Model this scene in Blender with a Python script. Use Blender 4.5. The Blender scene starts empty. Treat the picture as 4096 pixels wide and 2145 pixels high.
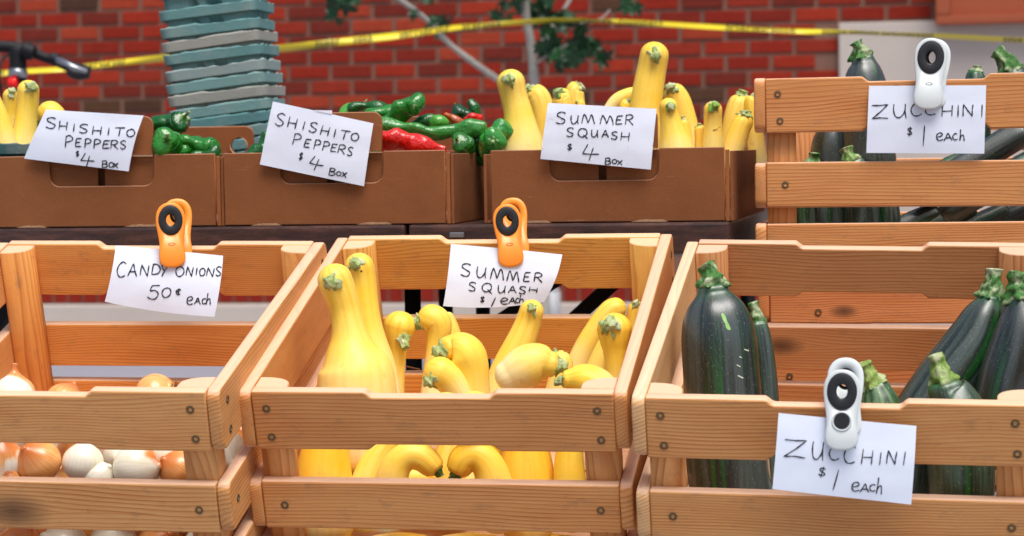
import bpy, bmesh, math, random
from mathutils import Vector, Matrix, noise
R = math.radians
random.seed(7)
sc = bpy.context.scene
COL = sc.collection

# ---------------------------------------------------------------- camera, sky, sun, exposure
FPX = 9550.0            # focal length in pixels of a 4096 px wide frame
CAM_H = 0.86
RC = Matrix.Rotation(R(11), 3, 'Z') @ Matrix.Rotation(R(90-2.92), 3, 'X') @ Matrix.Rotation(R(-0.9), 3, 'Z')
CAM = Vector((0, 0, CAM_H))
cd = bpy.data.cameras.new('camera'); cam = bpy.data.objects.new('camera', cd); COL.objects.link(cam)
cam.matrix_world = Matrix.Translation(CAM) @ RC.to_4x4()
cd.sensor_width = 36; cd.lens = FPX*36/4096; cd.clip_start = .05; cd.clip_end = 500
cd.dof.use_dof = True; cd.dof.focus_distance = 3.3; cd.dof.aperture_fstop = 7.8
sc.camera = cam
w = bpy.data.worlds.new('World'); sc.world = w; w.use_nodes = True
nt = w.node_tree; nt.nodes.clear()
sky = nt.nodes.new('ShaderNodeTexSky'); sky.sky_type = 'NISHITA'; sky.sun_disc = False
SUN_EL, SUN_AZ = 66, 148      # azimuth clockwise from +Y: behind the camera, to its right
sky.sun_elevation = R(SUN_EL); sky.sun_rotation = R(SUN_AZ); sky.air_density = 1.0; sky.dust_density = 3.5; sky.ozone_density = .6
bg = nt.nodes.new('ShaderNodeBackground'); bg.inputs[1].default_value = 0.062
wo = nt.nodes.new('ShaderNodeOutputWorld'); nt.links.new(sky.outputs[0], bg.inputs[0]); nt.links.new(bg.outputs[0], wo.inputs[0])
sd = bpy.data.lights.new('sun', 'SUN'); sun = bpy.data.objects.new('sun', sd); COL.objects.link(sun)
sd.energy = 1.5; sd.angle = R(35); sd.color = (1, .98, .95)
sdir = Vector((math.sin(R(SUN_AZ))*math.cos(R(SUN_EL)), math.cos(R(SUN_AZ))*math.cos(R(SUN_EL)), math.sin(R(SUN_EL))))
sun.rotation_euler = sdir.to_track_quat('Z', 'Y').to_euler(); sun.location = (3, -5, 8)
sc.view_settings.view_transform = 'Standard'; sc.view_settings.look = 'None'; sc.view_settings.gamma = 1
sc.view_settings.exposure = 1.22; sc.view_settings.use_curve_mapping = False
sc.render.resolution_x = 1024; sc.render.resolution_y = 536

# ---------------------------------------------------------------- measuring helpers (photo pixel -> world)
def U(x, y, z):                       # point seen at photo pixel x, y at camera distance z
    return CAM + RC @ Vector(((x-2048)/FPX*z, -(y-1072.5)/FPX*z, -z))
def RY(x, y, Y):                      # point of the upright plane y = Y seen at that pixel
    d = RC @ Vector(((x-2048)/FPX, -(y-1072.5)/FPX, -1)); return CAM + d*((Y-CAM.y)/d.y)

# ---------------------------------------------------------------- object helpers
def tag(o, label=None, cat=None, group=None, kind=None):
    if label: o['label'] = label
    if cat: o['category'] = cat
    if group: o['group'] = group
    if kind: o['kind'] = kind
    return o
def empty(name, loc=(0,0,0), label=None, cat=None, group=None, mat=None):
    o = bpy.data.objects.new(name, None); COL.objects.link(o); o.empty_display_size = .05
    if mat is not None: o.matrix_world = mat
    else: o.location = loc
    return tag(o, label, cat, group)
def link(name, me, m=None, parent=None, M=None, color=None):
    o = bpy.data.objects.new(name, me); COL.objects.link(o)
    if m and not me.materials: me.materials.append(m)
    if parent: o.parent = parent
    if M is not None: o.matrix_local = M if isinstance(M, Matrix) else Matrix.Translation(M)
    if color: o.color = (*color, 1)
    return o
def mesh(vs, fs, smooth=False, name='m'):
    me = bpy.data.meshes.new(name); me.from_pydata([tuple(v) for v in vs], [], fs)
    if smooth: me.polygons.foreach_set('use_smooth', [True]*len(me.polygons))
    me.update(); return me
def fixn(me):
    bm = bmesh.new(); bm.from_mesh(me); bmesh.ops.recalc_face_normals(bm, faces=bm.faces); bm.to_mesh(me); bm.free(); return me
def lin(c):
    return tuple(((v/255)/12.92 if v <= 10 else (((v/255)+.055)/1.055)**2.4) for v in c)

# boxes joined into one mesh
class MB:
    def __init__(s): s.v = []; s.f = []
    def box(s, a, b, bev=0):
        i = len(s.v); (x0,y0,z0),(x1,y1,z1) = a, b
        s.v += [(x0,y0,z0),(x1,y0,z0),(x1,y1,z0),(x0,y1,z0),(x0,y0,z1),(x1,y0,z1),(x1,y1,z1),(x0,y1,z1)]
        s.f += [tuple(i+k for k in q) for q in ((0,3,2,1),(4,5,6,7),(0,1,5,4),(1,2,6,5),(2,3,7,6),(3,0,4,7))]; return s
    def rod(s, p, q, r0, r1=None, n=10):
        r1 = r0 if r1 is None else r1; p = Vector(p); q = Vector(q); d = (q-p).normalized()
        a = d.orthogonal().normalized(); b = d.cross(a); i = len(s.v)
        for c, r in ((p, r0), (q, r1)):
            s.v += [c+(a*math.cos(t)+b*math.sin(t))*r for t in [2*math.pi*k/n for k in range(n)]]
        s.f += [(i+k, i+(k+1) % n, i+n+(k+1) % n, i+n+k) for k in range(n)]
        s.f += [tuple(i+k for k in range(n))[::-1], tuple(i+n+k for k in range(n))]; return s
    def me(s, smooth=False, bevel=0):
        m = mesh(s.v, s.f, smooth)
        bm = bmesh.new(); bm.from_mesh(m)
        if bevel: bmesh.ops.bevel(bm, geom=list(bm.edges), offset=bevel, segments=2, affect='EDGES', profile=.6)
        bmesh.ops.recalc_face_normals(bm, faces=bm.faces); bm.to_mesh(m); bm.free(); return m

def plank_me(outline, t, bev=.002, steps=((1,0),(.3,.3),(0,1))):
    """outline: (x,z) loop counter-clockwise seen from the front (-y); extruded from y=0 to y=t with eased edges"""
    n = len(outline); P = [Vector(p) for p in outline]; N = []
    for i in range(n):
        e0 = (P[i]-P[i-1]).normalized(); e1 = (P[(i+1) % n]-P[i]).normalized()
        n0 = Vector((-e0.y, e0.x)); n1 = Vector((-e1.y, e1.x)); m = (n0+n1)
        m = m/max(m.length_squared/2, .5); N.append(m)
    vs = []; rings = [(a*bev, b*bev) for a, b in steps]+[(a*bev, t-b*bev) for a, b in reversed(steps)]
    for ins, y in rings:
        for p, m in zip(P, N): q = p+m*ins; vs.append((q.x, y, q.y))
    fs = []; k = len(rings)
    for r in range(k-1):
        for i in range(n): j = (i+1) % n; fs.append((r*n+i, r*n+j, (r+1)*n+j, (r+1)*n+i))
    nb = len(fs); fs.append(tuple(range(n))[::-1]); fs.append(tuple((k-1)*n+i for i in range(n)))
    me = mesh(vs, fs)
    me.polygons.foreach_set('use_smooth', [i < nb for i in range(len(me.polygons))])
    return fixn(me)
def rrect(x0, z0, x1, z1, r, n=4, rs=None):
    rs = rs or (r, r, r, r); out = []       # bl, br, tr, tl
    for (cx, cz, sx, sz, a0), r in zip(((x0,z0,1,1,180),(x1,z0,-1,1,270),(x1,z1,-1,-1,0),(x0,z1,1,-1,90)), rs):
        for k in range(n+1):
            a = R(a0+90*k/n); out.append((cx+sx*r+r*math.cos(a), cz+sz*r+r*math.sin(a)))
    return out

# tube along a smooth curve with its own radius, used for vegetables, stems, branches
def catmull(P, sub):
    out = []; n = len(P)
    for i in range(n-1):
        p0 = P[max(i-1,0)]; p1 = P[i]; p2 = P[i+1]; p3 = P[min(i+2,n-1)]
        for k in range(sub):
            t = k/sub; t2 = t*t; t3 = t2*t
            out.append(tuple(.5*((2*b)+(-a+c)*t+(2*a-5*b+4*c-d)*t2+(-a+3*b-3*c+d)*t3) for a,b,c,d in zip(p0,p1,p2,p3)))
    out.append(P[-1]); return out
def sweep_me(pts, seg=22, sub=4, cap0=.8, cap1=.6, lobe=None, rough=0, rscale=20, seed=0, flat=1):
    """pts: [(x,y,z,r)]; lobe(theta, s01) multiplies the radius. Attribute 'swp' = (cos, sin, s01)"""
    C = catmull([tuple(p) for p in pts], sub)
    for _ in range(3):
        C = [C[0]]+[tuple((x+2*y+z)/4 for x, y, z in zip(C[i-1], C[i], C[i+1])) for i in range(1, len(C)-1)]+[C[-1]]
    p0 = Vector(C[0][:3]); d0 = (Vector(C[1][:3])-p0).normalized(); r0 = C[0][3]
    p1 = Vector(C[-1][:3]); d1 = (p1-Vector(C[-2][:3])).normalized(); r1 = C[-1][3]
    A = []
    for k in range(6, 0, -1):
        a = R(90*k/6.05); A.append((p0-d0*r0*cap0*math.sin(a), r0*math.cos(a)))
    A += [(Vector(c[:3]), c[3]) for c in C]
    for k in range(1, 7):
        a = R(90*k/6.05); A.append((p1+d1*r1*cap1*math.sin(a), r1*math.cos(a)))
    n = len(A); L = [0]
    for i in range(1, n): L.append(L[-1]+(A[i][0]-A[i-1][0]).length)
    tot = L[-1]; vs = []; at = []; fr = None
    for i, (c, r) in enumerate(A):
        d = (A[min(i+1,n-1)][0]-A[max(i-1,0)][0]).normalized()
        if fr is None: fr = d.orthogonal().normalized()
        else: fr = (fr-d*fr.dot(d)).normalized()
        b = d.cross(fr); s = L[i]/tot
        for k in range(seg):
            th = 2*math.pi*k/seg; rr = r*(lobe(th, s) if lobe else 1)
            v = c+(fr*math.cos(th)*flat+b*math.sin(th))*rr
            if rough: v = v+(v-c)*(noise.noise(v*rscale+Vector((seed*3.1,seed,0))))*rough
            vs.append(v); at += [math.cos(th), math.sin(th), s]
    fs = [(i*seg+k, i*seg+(k+1) % seg, (i+1)*seg+(k+1) % seg, (i+1)*seg+k) for i in range(n-1) for k in range(seg)]
    fs += [tuple(range(seg))[::-1], tuple((n-1)*seg+k for k in range(seg))]
    me = mesh(vs, fs, True)
    a = me.attributes.new('swp', 'FLOAT_VECTOR', 'POINT'); a.data.foreach_set('vector', at)
    me['tip'] = list(A[-1][0]); return me, A[-1][0], d1

# ---------------------------------------------------------------- materials
class Mat:
    def __init__(s, name):
        s.m = bpy.data.materials.new(name); s.m.use_nodes = True; s.t = s.m.node_tree
        s.p = s.t.nodes['Principled BSDF']
    def n(s, typ, **kw):
        o = s.t.nodes.new('ShaderNode'+typ)
        for k, v in kw.items():
            if k.startswith('i_'):
                key = k[2:]; key = int(key) if key.isdigit() else key
                o.inputs[key].default_value = v
            else: setattr(o, k, v)
        return o
    def l(s, a, b): s.t.links.new(a, b); return s
    def math(s, op, a, b=None, c=None):
        o = s.n('Math', operation=op)
        for i, v in enumerate((a, b, c)):
            if v is None: continue
            if isinstance(v, (int, float)): o.inputs[i].default_value = v
            else: s.l(v, o.inputs[i])
        return o.outputs[0]
    def mix(s, fac, a, b, mode='MIX'):
        o = s.n('Mix', data_type='RGBA', blend_type=mode)
        for i, v in ((0, fac), (6, a), (7, b)):
            if isinstance(v, (int, float)): o.inputs[i].default_value = v
            elif isinstance(v, tuple): o.inputs[i].default_value = (*v[:3], 1)
            else: s.l(v, o.inputs[i])
        return o.outputs[2]
    def ramp(s, fac, stops):
        o = s.n('ValToRGB'); s.l(fac, o.inputs[0]); e = o.color_ramp.elements
        while len(e) < len(stops): e.new(.5)
        for el, (p, c) in zip(e, stops): el.position = p; el.color = (*(c if isinstance(c, tuple) else (c,c,c)), 1)
        return o.outputs[0]
    def noise(s, vec, scale, detail=3, rough=.55, dist=0):
        o = s.n('TexNoise', i_Scale=scale, i_Detail=detail, i_Roughness=rough, i_Distortion=dist)
        if vec is not None: s.l(vec, o.inputs['Vector'])
        return o.outputs['Fac']
    def vmul(s, vec, v, add=None):
        o = s.n('VectorMath', operation='MULTIPLY'); s.l(vec, o.inputs[0]); o.inputs[1].default_value = v
        if add is None: return o.outputs[0]
        a = s.n('VectorMath', operation='ADD'); s.l(o.outputs[0], a.inputs[0]); s.l(add, a.inputs[1]); return a.outputs[0]
    def obj(s): return s.n('TexCoord').outputs['Object']
    def rnd(s, k=37.0):
        o = s.n('ObjectInfo'); return s.math('MULTIPLY', o.outputs['Random'], k)
    def comb(s, x, y, z):
        o = s.n('CombineXYZ')
        for i, v in enumerate((x, y, z)):
            if isinstance(v, (int, float)): o.inputs[i].default_value = v
            else: s.l(v, o.inputs[i])
        return o.outputs[0]
    def bump(s, h, dist, strength=1, normal=None):
        o = s.n('Bump', i_Strength=strength, i_Distance=dist); s.l(h, o.inputs['Height']); s.l(o.outputs[0], s.p.inputs['Normal'])
    def base(s, c):
        if isinstance(c, tuple): s.p.inputs['Base Color'].default_value = (*c[:3], 1)
        else: s.l(c, s.p.inputs['Base Color'])
        return s
    def set(s, **kw):
        for k, v in kw.items():
            k = k.replace('_', ' ')
            if isinstance(v, (int, float, tuple)): s.p.inputs[k].default_value = v
            else: s.l(v, s.p.inputs[k])
        return s

def wood(axis):
    m = Mat('pine_wood_'+axis); oc = m.obj(); sp = m.n('SeparateXYZ'); m.l(oc, sp.inputs[0])
    x, y, z = sp.outputs
    if axis == 'y': x, y = y, x            # grain runs along local y
    r = m.rnd(91.0); oi = m.n('ObjectInfo')
    kn = m.n('Attribute', attribute_type='OBJECT', attribute_name='knot'); ks = m.n('SeparateXYZ'); m.l(kn.outputs['Vector'], ks.inputs[0])
    dx = m.math('SUBTRACT', x, ks.outputs[0]); dz = m.math('SUBTRACT', z, ks.outputs[1])
    dx2 = m.math('MULTIPLY', dx, .5)
    d = m.math('SQRT', m.math('ADD', m.math('MULTIPLY', dx2, dx2), m.math('MULTIPLY', dz, dz)))
    size = ks.outputs[2]
    g = m.math('EXPONENT', m.math('MULTIPLY', m.math('DIVIDE', d, m.math('ADD', m.math('MULTIPLY', size, 2.0), .0005)), -1.0))
    g = m.math('MULTIPLY', g, m.math('GREATER_THAN', size, .0001))
    wv = m.noise(m.comb(m.math('MULTIPLY', x, 2.2), m.math('ADD', m.math('MULTIPLY', y, 9), r), m.math('MULTIPLY', z, 9)), 1.0, 2, .5)
    zz = m.math('ADD', z, m.math('MULTIPLY', y, .35))
    zz = m.math('ADD', zz, m.math('MULTIPLY', wv, .045))
    sgn = m.math('SIGN', dz)
    zz = m.math('ADD', zz, m.math('MULTIPLY', m.math('MULTIPLY', g, sgn), -.012))
    fr = m.math('FRACT', m.math('MULTIPLY', r, .173))
    ph = m.math('MULTIPLY', zz, m.math('ADD', 130.0, m.math('MULTIPLY', fr, 180.0)))
    ph = m.math('FRACT', m.math('ADD', ph, r))
    ring = m.math('POWER', ph, 2.6)
    # soft falling edge of each growth ring
    ring = m.math('MULTIPLY', ring, m.math('SMOOTH_MIN', m.math('MULTIPLY', m.math('SUBTRACT', 1.0, ph), 9.0), 1.0, .2))
    fib = m.noise(m.comb(m.math('MULTIPLY', x, 14), m.math('ADD', m.math('MULTIPLY', y, 500), r), m.math('MULTIPLY', z, 700)), 1.0, 3, .6)
    blot = m.noise(m.comb(m.math('MULTIPLY', x, 6), m.math('ADD', m.math('MULTIPLY', y, 22), r), m.math('MULTIPLY', z, 26)), 1.0, 3, .6)
    tint = oi.outputs['Color']
    strength = m.math('MULTIPLY', m.noise(m.comb(m.math('MULTIPLY', x, 3), m.math('ADD', m.math('MULTIPLY', z, 30), r), 0.0), 1.0, 2), 1.9)
    c = m.mix(m.math('MULTIPLY', ring, strength), tint, m.mix(1.0, tint, (.62, .36, .20), 'MULTIPLY'))
    c = m.mix(m.math('MULTIPLY', m.math('SUBTRACT', fib, .42), .8), c, m.mix(1.0, c, (.66, .52, .42), 'MULTIPLY'))
    c = m.mix(m.ramp(blot, [(.42, 0.0), (.75, .55)]), c, m.mix(1.0, c, (.80, .62, .46), 'MULTIPLY'))
    dirt = m.noise(m.comb(m.math('MULTIPLY', x, 30), m.math('ADD', m.math('MULTIPLY', y, 60), r), m.math('MULTIPLY', z, 60)), 1.0, 4, .7)
    c = m.mix(m.ramp(dirt, [(.56, 0.0), (.76, .42)]), c, (.20, .12, .07))
    core = m.ramp(m.math('DIVIDE', m.math('ADD', d, m.math('MULTIPLY', m.math('SUBTRACT', blot, .5), size)), m.math('ADD', m.math('MULTIPLY', size, 2.2), .0001)), [(.0, 1.0), (.35, .75), (.9, 0.0)])
    c = m.mix(m.math('MULTIPLY', m.math('MULTIPLY', core, m.math('GREATER_THAN', size, .0001)), .85), c, (.07, .028, .014))
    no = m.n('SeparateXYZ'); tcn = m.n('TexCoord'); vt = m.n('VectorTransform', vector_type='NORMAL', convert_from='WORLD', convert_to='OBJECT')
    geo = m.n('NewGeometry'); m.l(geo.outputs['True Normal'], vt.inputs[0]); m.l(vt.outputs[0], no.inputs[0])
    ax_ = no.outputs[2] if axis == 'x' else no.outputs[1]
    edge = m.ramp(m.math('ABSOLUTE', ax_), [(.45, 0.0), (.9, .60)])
    c = m.mix(edge, c, lin((240,204,176)))  # sanded edges are paler, with the brightness of light from above painted in
    m.base(c).set(Roughness=m.ramp(fib, [(.2, .48), (.8, .66)]))
    m.set(Specular_IOR_Level=.35)
    m.bump(m.math('ADD', m.math('MULTIPLY', ring, -.5), fib), .0006, .55)
    return m.m
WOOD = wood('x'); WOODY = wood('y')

def simple(name, col, rough=.5, nscale=None, namp=.3, bump=0, bscale=None, spec=.5, metal=0, coat=0):
    m = Mat(name)
    if nscale:
        f = m.noise(m.vmul(m.obj(), (1,1,1), m.comb(m.rnd(), 0.0, 0.0)), nscale, 4)
        m.base(m.mix(m.math('MULTIPLY', m.ramp(f, [(.3,0.0),(.75,1.0)]), namp), col, tuple(v*.35 for v in col)))
    else: m.base(col)
    m.set(Roughness=rough, Specular_IOR_Level=spec, Metallic=metal, Coat_Weight=coat)
    if bump: m.bump(m.noise(m.obj(), bscale or nscale or 50, 4), bump)
    return m.m
def objcol(name, rough=.5, nscale=40, namp=.3, bump=0, bscale=60, dark=.5, spec=.5):
    m = Mat(name); oi = m.n('ObjectInfo'); vec = m.vmul(m.obj(), (1,1,1), m.comb(m.rnd(), 0.0, 0.0))
    f = m.noise(vec, nscale, 4, .6)
    m.base(m.mix(m.math('MULTIPLY', m.ramp(f, [(.35,0.0),(.7,1.0)]), namp), oi.outputs['Color'], m.mix(1.0, oi.outputs['Color'], (dark,dark,dark), 'MULTIPLY')))
    m.set(Roughness=rough, Specular_IOR_Level=spec)
    if bump: m.bump(m.noise(vec, bscale, 4), bump)
    return m.m

def squash_mat():
    m = Mat('squash_skin'); a = m.n('Attribute', attribute_name='swp'); sp = m.n('SeparateXYZ'); m.l(a.outputs['Vector'], sp.inputs[0])
    s = sp.outputs[2]; r = m.rnd(50); oi = m.n('ObjectInfo')
    pale = lin((249,232,178)); deep = lin((250,208,58))  # pale big end also carries the blown highlights, painted into the skin
    n1 = m.noise(m.vmul(m.obj(), (1,1,1), m.comb(r, 0.0, 0.0)), 14, 3)
    c = m.mix(m.math('ADD', m.ramp(s, [(.10,.0),(.60,.85)]), m.math('MULTIPLY', m.math('SUBTRACT', n1, .5), .7)), pale, deep)
    st = m.noise(m.comb(m.math('MULTIPLY', sp.outputs[0], 5), m.math('MULTIPLY', sp.outputs[1], 5), m.math('ADD', m.math('MULTIPLY', s, 1.2), r)), 1.0, 3, .6)
    c = m.mix(m.ramp(st, [(.45, 0.0), (.66, .28)]), c, lin((248,192,40)))
    sc_ = m.noise(m.vmul(m.obj(), (1,1,1), m.comb(0.0, r, 0.0)), 55, 5, .75)
    c = m.mix(m.ramp(sc_, [(.60, 0.0), (.70, .38)]), c, lin((206,166,74)))
    gsp = m.noise(m.vmul(m.obj(), (1,1,1), m.comb(0.0, 0.0, r)), 18, 4, .65)
    c = m.mix(m.ramp(gsp, [(.56, 0.0), (.74, .35)]), c, lin((214,208,90)))
    vo = m.n('TexVoronoi', i_Scale=70.0); m.l(m.obj(), vo.inputs['Vector'])
    c = m.mix(m.ramp(vo.outputs['Distance'], [(.04, .35), (.075, 0.0)]), c, lin((150,98,30)))
    ang = m.math('ARCTAN2', sp.outputs[1], sp.outputs[0])
    rib = m.math('COSINE', m.math('MULTIPLY', ang, 10.0))
    rib0 = m.math('MULTIPLY', m.ramp(m.math('MULTIPLY_ADD', m.math('COSINE', m.math('MULTIPLY', ang, 10.0)), -.5, .5), [(.55, 0.0), (1.0, 1.0)]), m.ramp(s, [(.60, 0.0), (.92, .55)]))
    c = m.mix(rib0, c, lin((240,182,44)))
    hz = m.mix(1.0, c, oi.outputs['Color'], 'MULTIPLY')
    m.base(hz).set(Roughness=m.math('ADD', .36, m.math('MULTIPLY', sc_, .22)), Specular_IOR_Level=.40, Subsurface_Weight=.10, Subsurface_Radius=(.02,.012,.003), Subsurface_Scale=.35)
    m.bump(m.math('ADD', m.math('MULTIPLY', st, .8), m.noise(m.obj(), 90, 3)), .0007, .5)
    return m.m
def zuke_mat():
    m = Mat('zucchini_skin'); a = m.n('Attribute', attribute_name='swp'); sp = m.n('SeparateXYZ'); m.l(a.outputs['Vector'], sp.inputs[0])
    s = sp.outputs[2]; r = m.rnd(50); oi = m.n('ObjectInfo')
    st = m.noise(m.comb(m.math('MULTIPLY', sp.outputs[0], 1.6), m.math('MULTIPLY', sp.outputs[1], 1.6), m.math('ADD', m.math('MULTIPLY', s, .6), r)), 1.0, 3, .6)
    c = m.ramp(st, [(.30, lin((6,40,12))), (.38, lin((14,34,18))), (.46, lin((66,78,72))), (.53, lin((48,58,52))), (.59, lin((10,22,14))), (.66, lin((16,76,22)))])
    fl = m.noise(m.comb(m.math('MULTIPLY', sp.outputs[0], 40), m.math('MULTIPLY', sp.outputs[1], 40), m.math('ADD', m.math('MULTIPLY', s, 45), r)), 1.0, 3, .7)
    c = m.mix(m.ramp(fl, [(.58, 0.0), (.72, .45)]), c, lin((104,128,100)))
    vo = m.n('TexVoronoi', i_Scale=190.0, i_Randomness=1.0); m.l(m.obj(), vo.inputs['Vector'])
    c = m.mix(m.ramp(vo.outputs['Distance'], [(.08, .45), (.15, 0.0)]), c, lin((172,186,140)))
    wv = m.n('TexNoise', i_Scale=9.0, i_Detail=2.0); m.l(m.obj(), wv.inputs['Vector'])
    c = m.mix(m.math('MULTIPLY', m.ramp(s, [(.93, 0.0), (.99, 1.0)]), .5), c, lin((40,110,36)))
    c = m.mix(1.0, c, oi.outputs['Color'], 'MULTIPLY')
    m.base(c).set(Roughness=m.ramp(fl, [(.3,.26),(.7,.44)]), Specular_IOR_Level=.6, Coat_Weight=.55, Coat_Roughness=.26)
    m.bump(m.math('ADD', fl, m.math('MULTIPLY', wv.outputs['Fac'], 1.5)), .0008, .5)
    return m.m
def stem_mat():
    m = Mat('stem_green'); oi = m.n('ObjectInfo'); v = m.vmul(m.obj(), (1,1,1), m.comb(m.rnd(), 0.0, 0.0))
    f = m.noise(v, 160, 5, .7); g = m.noise(v, 60, 3)
    c = m.mix(m.ramp(f, [(.35, 0.0), (.62, 1.0)]), m.mix(1.0, oi.outputs['Color'], (.52,.60,.38), 'MULTIPLY'), oi.outputs['Color'])
    c = m.mix(m.ramp(g, [(.48, 0.0), (.66, .75)]), c, lin((204,206,168)))
    m.base(c).set(Roughness=.6, Specular_IOR_Level=.3); m.bump(f, .002, .8); return m.m
def pepper_mat():
    m = Mat('pepper_skin'); oi = m.n('ObjectInfo'); v = m.vmul(m.obj(), (1,1,1), m.comb(m.rnd(), 0.0, 0.0))
    f = m.noise(v, 22, 3)
    c = m.mix(m.ramp(f, [(.4, 0.0), (.75, .6)]), oi.outputs['Color'], m.mix(1.0, oi.outputs['Color'], (.45,.5,.4), 'MULTIPLY'))
    m.base(c).set(Roughness=.26, Specular_IOR_Level=.5, Coat_Weight=.3, Coat_Roughness=.10); m.bump(m.noise(v, 55, 3), .006, .9); return m.m
def onion_mat():
    m = Mat('onion_skin'); a = m.n('Attribute', attribute_name='swp'); sp = m.n('SeparateXYZ'); m.l(a.outputs['Vector'], sp.inputs[0])
    s = sp.outputs[2]; r = m.rnd(50); pe = m.n('Attribute', attribute_type='OBJECT', attribute_name='peel')
    v = m.vmul(m.obj(), (1,1,1), m.comb(r, 0.0, 0.0))
    big = m.noise(v, 12, 3, .5, .3)
    st = m.noise(m.comb(m.math('MULTIPLY', sp.outputs[0], 13), m.math('MULTIPLY', sp.outputs[1], 13), m.math('ADD', m.math('MULTIPLY', s, 1.0), r)), 1.0, 4, .7)
    org = m.mix(m.ramp(st, [(.4,0.0),(.65,1.0)]), lin((246,186,112)), lin((230,144,70)))
    org = m.mix(m.ramp(s, [(.66, 0.0), (.9, .85)]), org, lin((196,104,42)))
    wht = m.mix(m.ramp(st, [(.45,0.0),(.7,1.0)]), lin((240,234,214)), lin((222,220,190)))
    k = m.math('ADD', big, m.math('SUBTRACT', pe.outputs['Fac'], .5))
    c = m.mix(m.ramp(k, [(.47, 0.0), (.53, 1.0)]), org, wht)
    m.base(c).set(Roughness=.28, Specular_IOR_Level=.5, Coat_Weight=.2, Coat_Roughness=.2, Subsurface_Weight=.08, Subsurface_Radius=(.02,.012,.006), Subsurface_Scale=.3)
    m.bump(st, .0003, .4); return m.m
def card_mat():
    m = Mat('cardboard'); oc = m.obj(); oi = m.n('ObjectInfo'); v = m.vmul(oc, (1,1,1), m.comb(m.rnd(), 0.0, 0.0))
    f = m.noise(v, 9, 5, .65); fine = m.noise(v, 420, 3, .7)
    c = m.mix(m.ramp(f, [(.35,0.0),(.7,.5)]), oi.outputs['Color'], m.mix(1.0, oi.outputs['Color'], (.60,.54,.50), 'MULTIPLY'))
    c = m.mix(m.math('MULTIPLY', fine, .35), c, m.mix(1.0, c, (.62,.58,.52), 'MULTIPLY'))
    sc2 = m.noise(m.vmul(oc, (8,8,60), m.comb(m.rnd(), 0.0, 0.0)), 1.5, 5, .7)
    c = m.mix(m.ramp(sc2, [(.62,0.0),(.74,.35)]), c, lin((190,150,112)))
    sc3 = m.noise(m.vmul(oc, (50,8,10), m.comb(0.0, m.rnd(), 0.0)), 1.5, 5, .75)
    c = m.mix(m.ramp(sc3, [(.64,0.0),(.76,.30)]), c, lin((84,50,32)))
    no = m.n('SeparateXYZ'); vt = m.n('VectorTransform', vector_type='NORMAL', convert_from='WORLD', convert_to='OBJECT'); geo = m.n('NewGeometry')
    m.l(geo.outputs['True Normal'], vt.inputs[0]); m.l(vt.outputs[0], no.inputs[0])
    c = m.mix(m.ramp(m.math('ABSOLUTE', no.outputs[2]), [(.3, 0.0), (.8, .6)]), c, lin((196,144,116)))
    m.base(c).set(Roughness=.78, Specular_IOR_Level=.25)
    w_ = m.n('TexWave', i_Scale=90.0, i_Distortion=.3); m.l(oc, w_.inputs['Vector'])
    m.bump(m.math('ADD', m.math('MULTIPLY', w_.outputs['Fac'], .06), m.math('ADD', m.math('MULTIPLY', f, 3), fine)), .0008, .5); return m.m
def darktable_mat():
    m = Mat('table_edge'); oc = m.obj(); f = m.noise(m.vmul(oc, (12,30,60)), 1.0, 6, .75)
    c = m.ramp(f, [(.35, lin((36,24,22))), (.52, lin((70,44,36))), (.66, lin((98,62,50))), (.75, lin((120,92,84)))])
    m.base(c).set(Roughness=.45); m.bump(f, .001, .5); return m.m
def brick_mat():
    m = Mat('brick_clay'); oi = m.n('ObjectInfo'); v = m.vmul(m.obj(), (1,1,1), m.comb(m.rnd(), 0.0, 0.0))
    f = m.noise(v, 18, 5, .7); c = m.mix(m.ramp(f, [(.3,0.0),(.75,.75)]), oi.outputs['Color'], m.mix(1.0, oi.outputs['Color'], (.62,.55,.5), 'MULTIPLY'))
    m.base(c).set(Roughness=.85, Specular_IOR_Level=.2); m.bump(f, .003, .6); return m.m
def concrete(name, c1, c2, sc1=3, bump=.002):
    m = Mat(name); oc = m.obj(); f = m.noise(oc, sc1, 6, .65); g = m.noise(oc, 60, 4, .7)
    c = m.mix(m.math('ADD', m.math('MULTIPLY', f, .7), m.math('MULTIPLY', g, .3)), c1, c2)
    m.base(c).set(Roughness=.85, Specular_IOR_Level=.25); m.bump(g, bump, .6); return m.m
def paper_mat():
    m = Mat('sign_paper'); v = m.vmul(m.obj(), (1,1,1), m.comb(m.rnd(), 0.0, 0.0)); f = m.noise(v, 34, 5, .7)
    dm = m.n('Attribute', attribute_type='OBJECT', attribute_name='dirty')
    sp_ = m.noise(v, 60, 4, .7)
    c = m.mix(m.math('MULTIPLY', m.ramp(f, [(.35,0.0),(.7,1.0)]), .18), lin((228,234,246)), lin((208,214,230)))
    c = m.mix(m.math('MULTIPLY', m.ramp(sp_, [(.64,0.0),(.70,1.0)]), dm.outputs['Fac']), c, lin((176,160,150)))
    m.base(c).set(Roughness=.6, Specular_IOR_Level=.25); m.bump(m.noise(v, 16, 3), .0016, .6); return m.m
def pulp_mat():
    m = Mat('moulded_pulp'); oi = m.n('ObjectInfo'); v = m.vmul(m.obj(), (1,1,1), m.comb(m.rnd(), 0.0, 0.0))
    f = m.noise(v, 15, 5, .6); g = m.noise(v, 260, 4, .7)
    c = m.mix(m.ramp(f, [(.45,0.0),(.7,.6)]), oi.outputs['Color'], m.mix(.6, oi.outputs['Color'], lin((176,176,166))))
    c = m.mix(m.math('MULTIPLY', g, .4), c, m.mix(1.0, c, (.72,.74,.74), 'MULTIPLY'))
    m.base(c).set(Roughness=.92, Specular_IOR_Level=.12); m.bump(g, .0014, .8); return m.m
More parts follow.
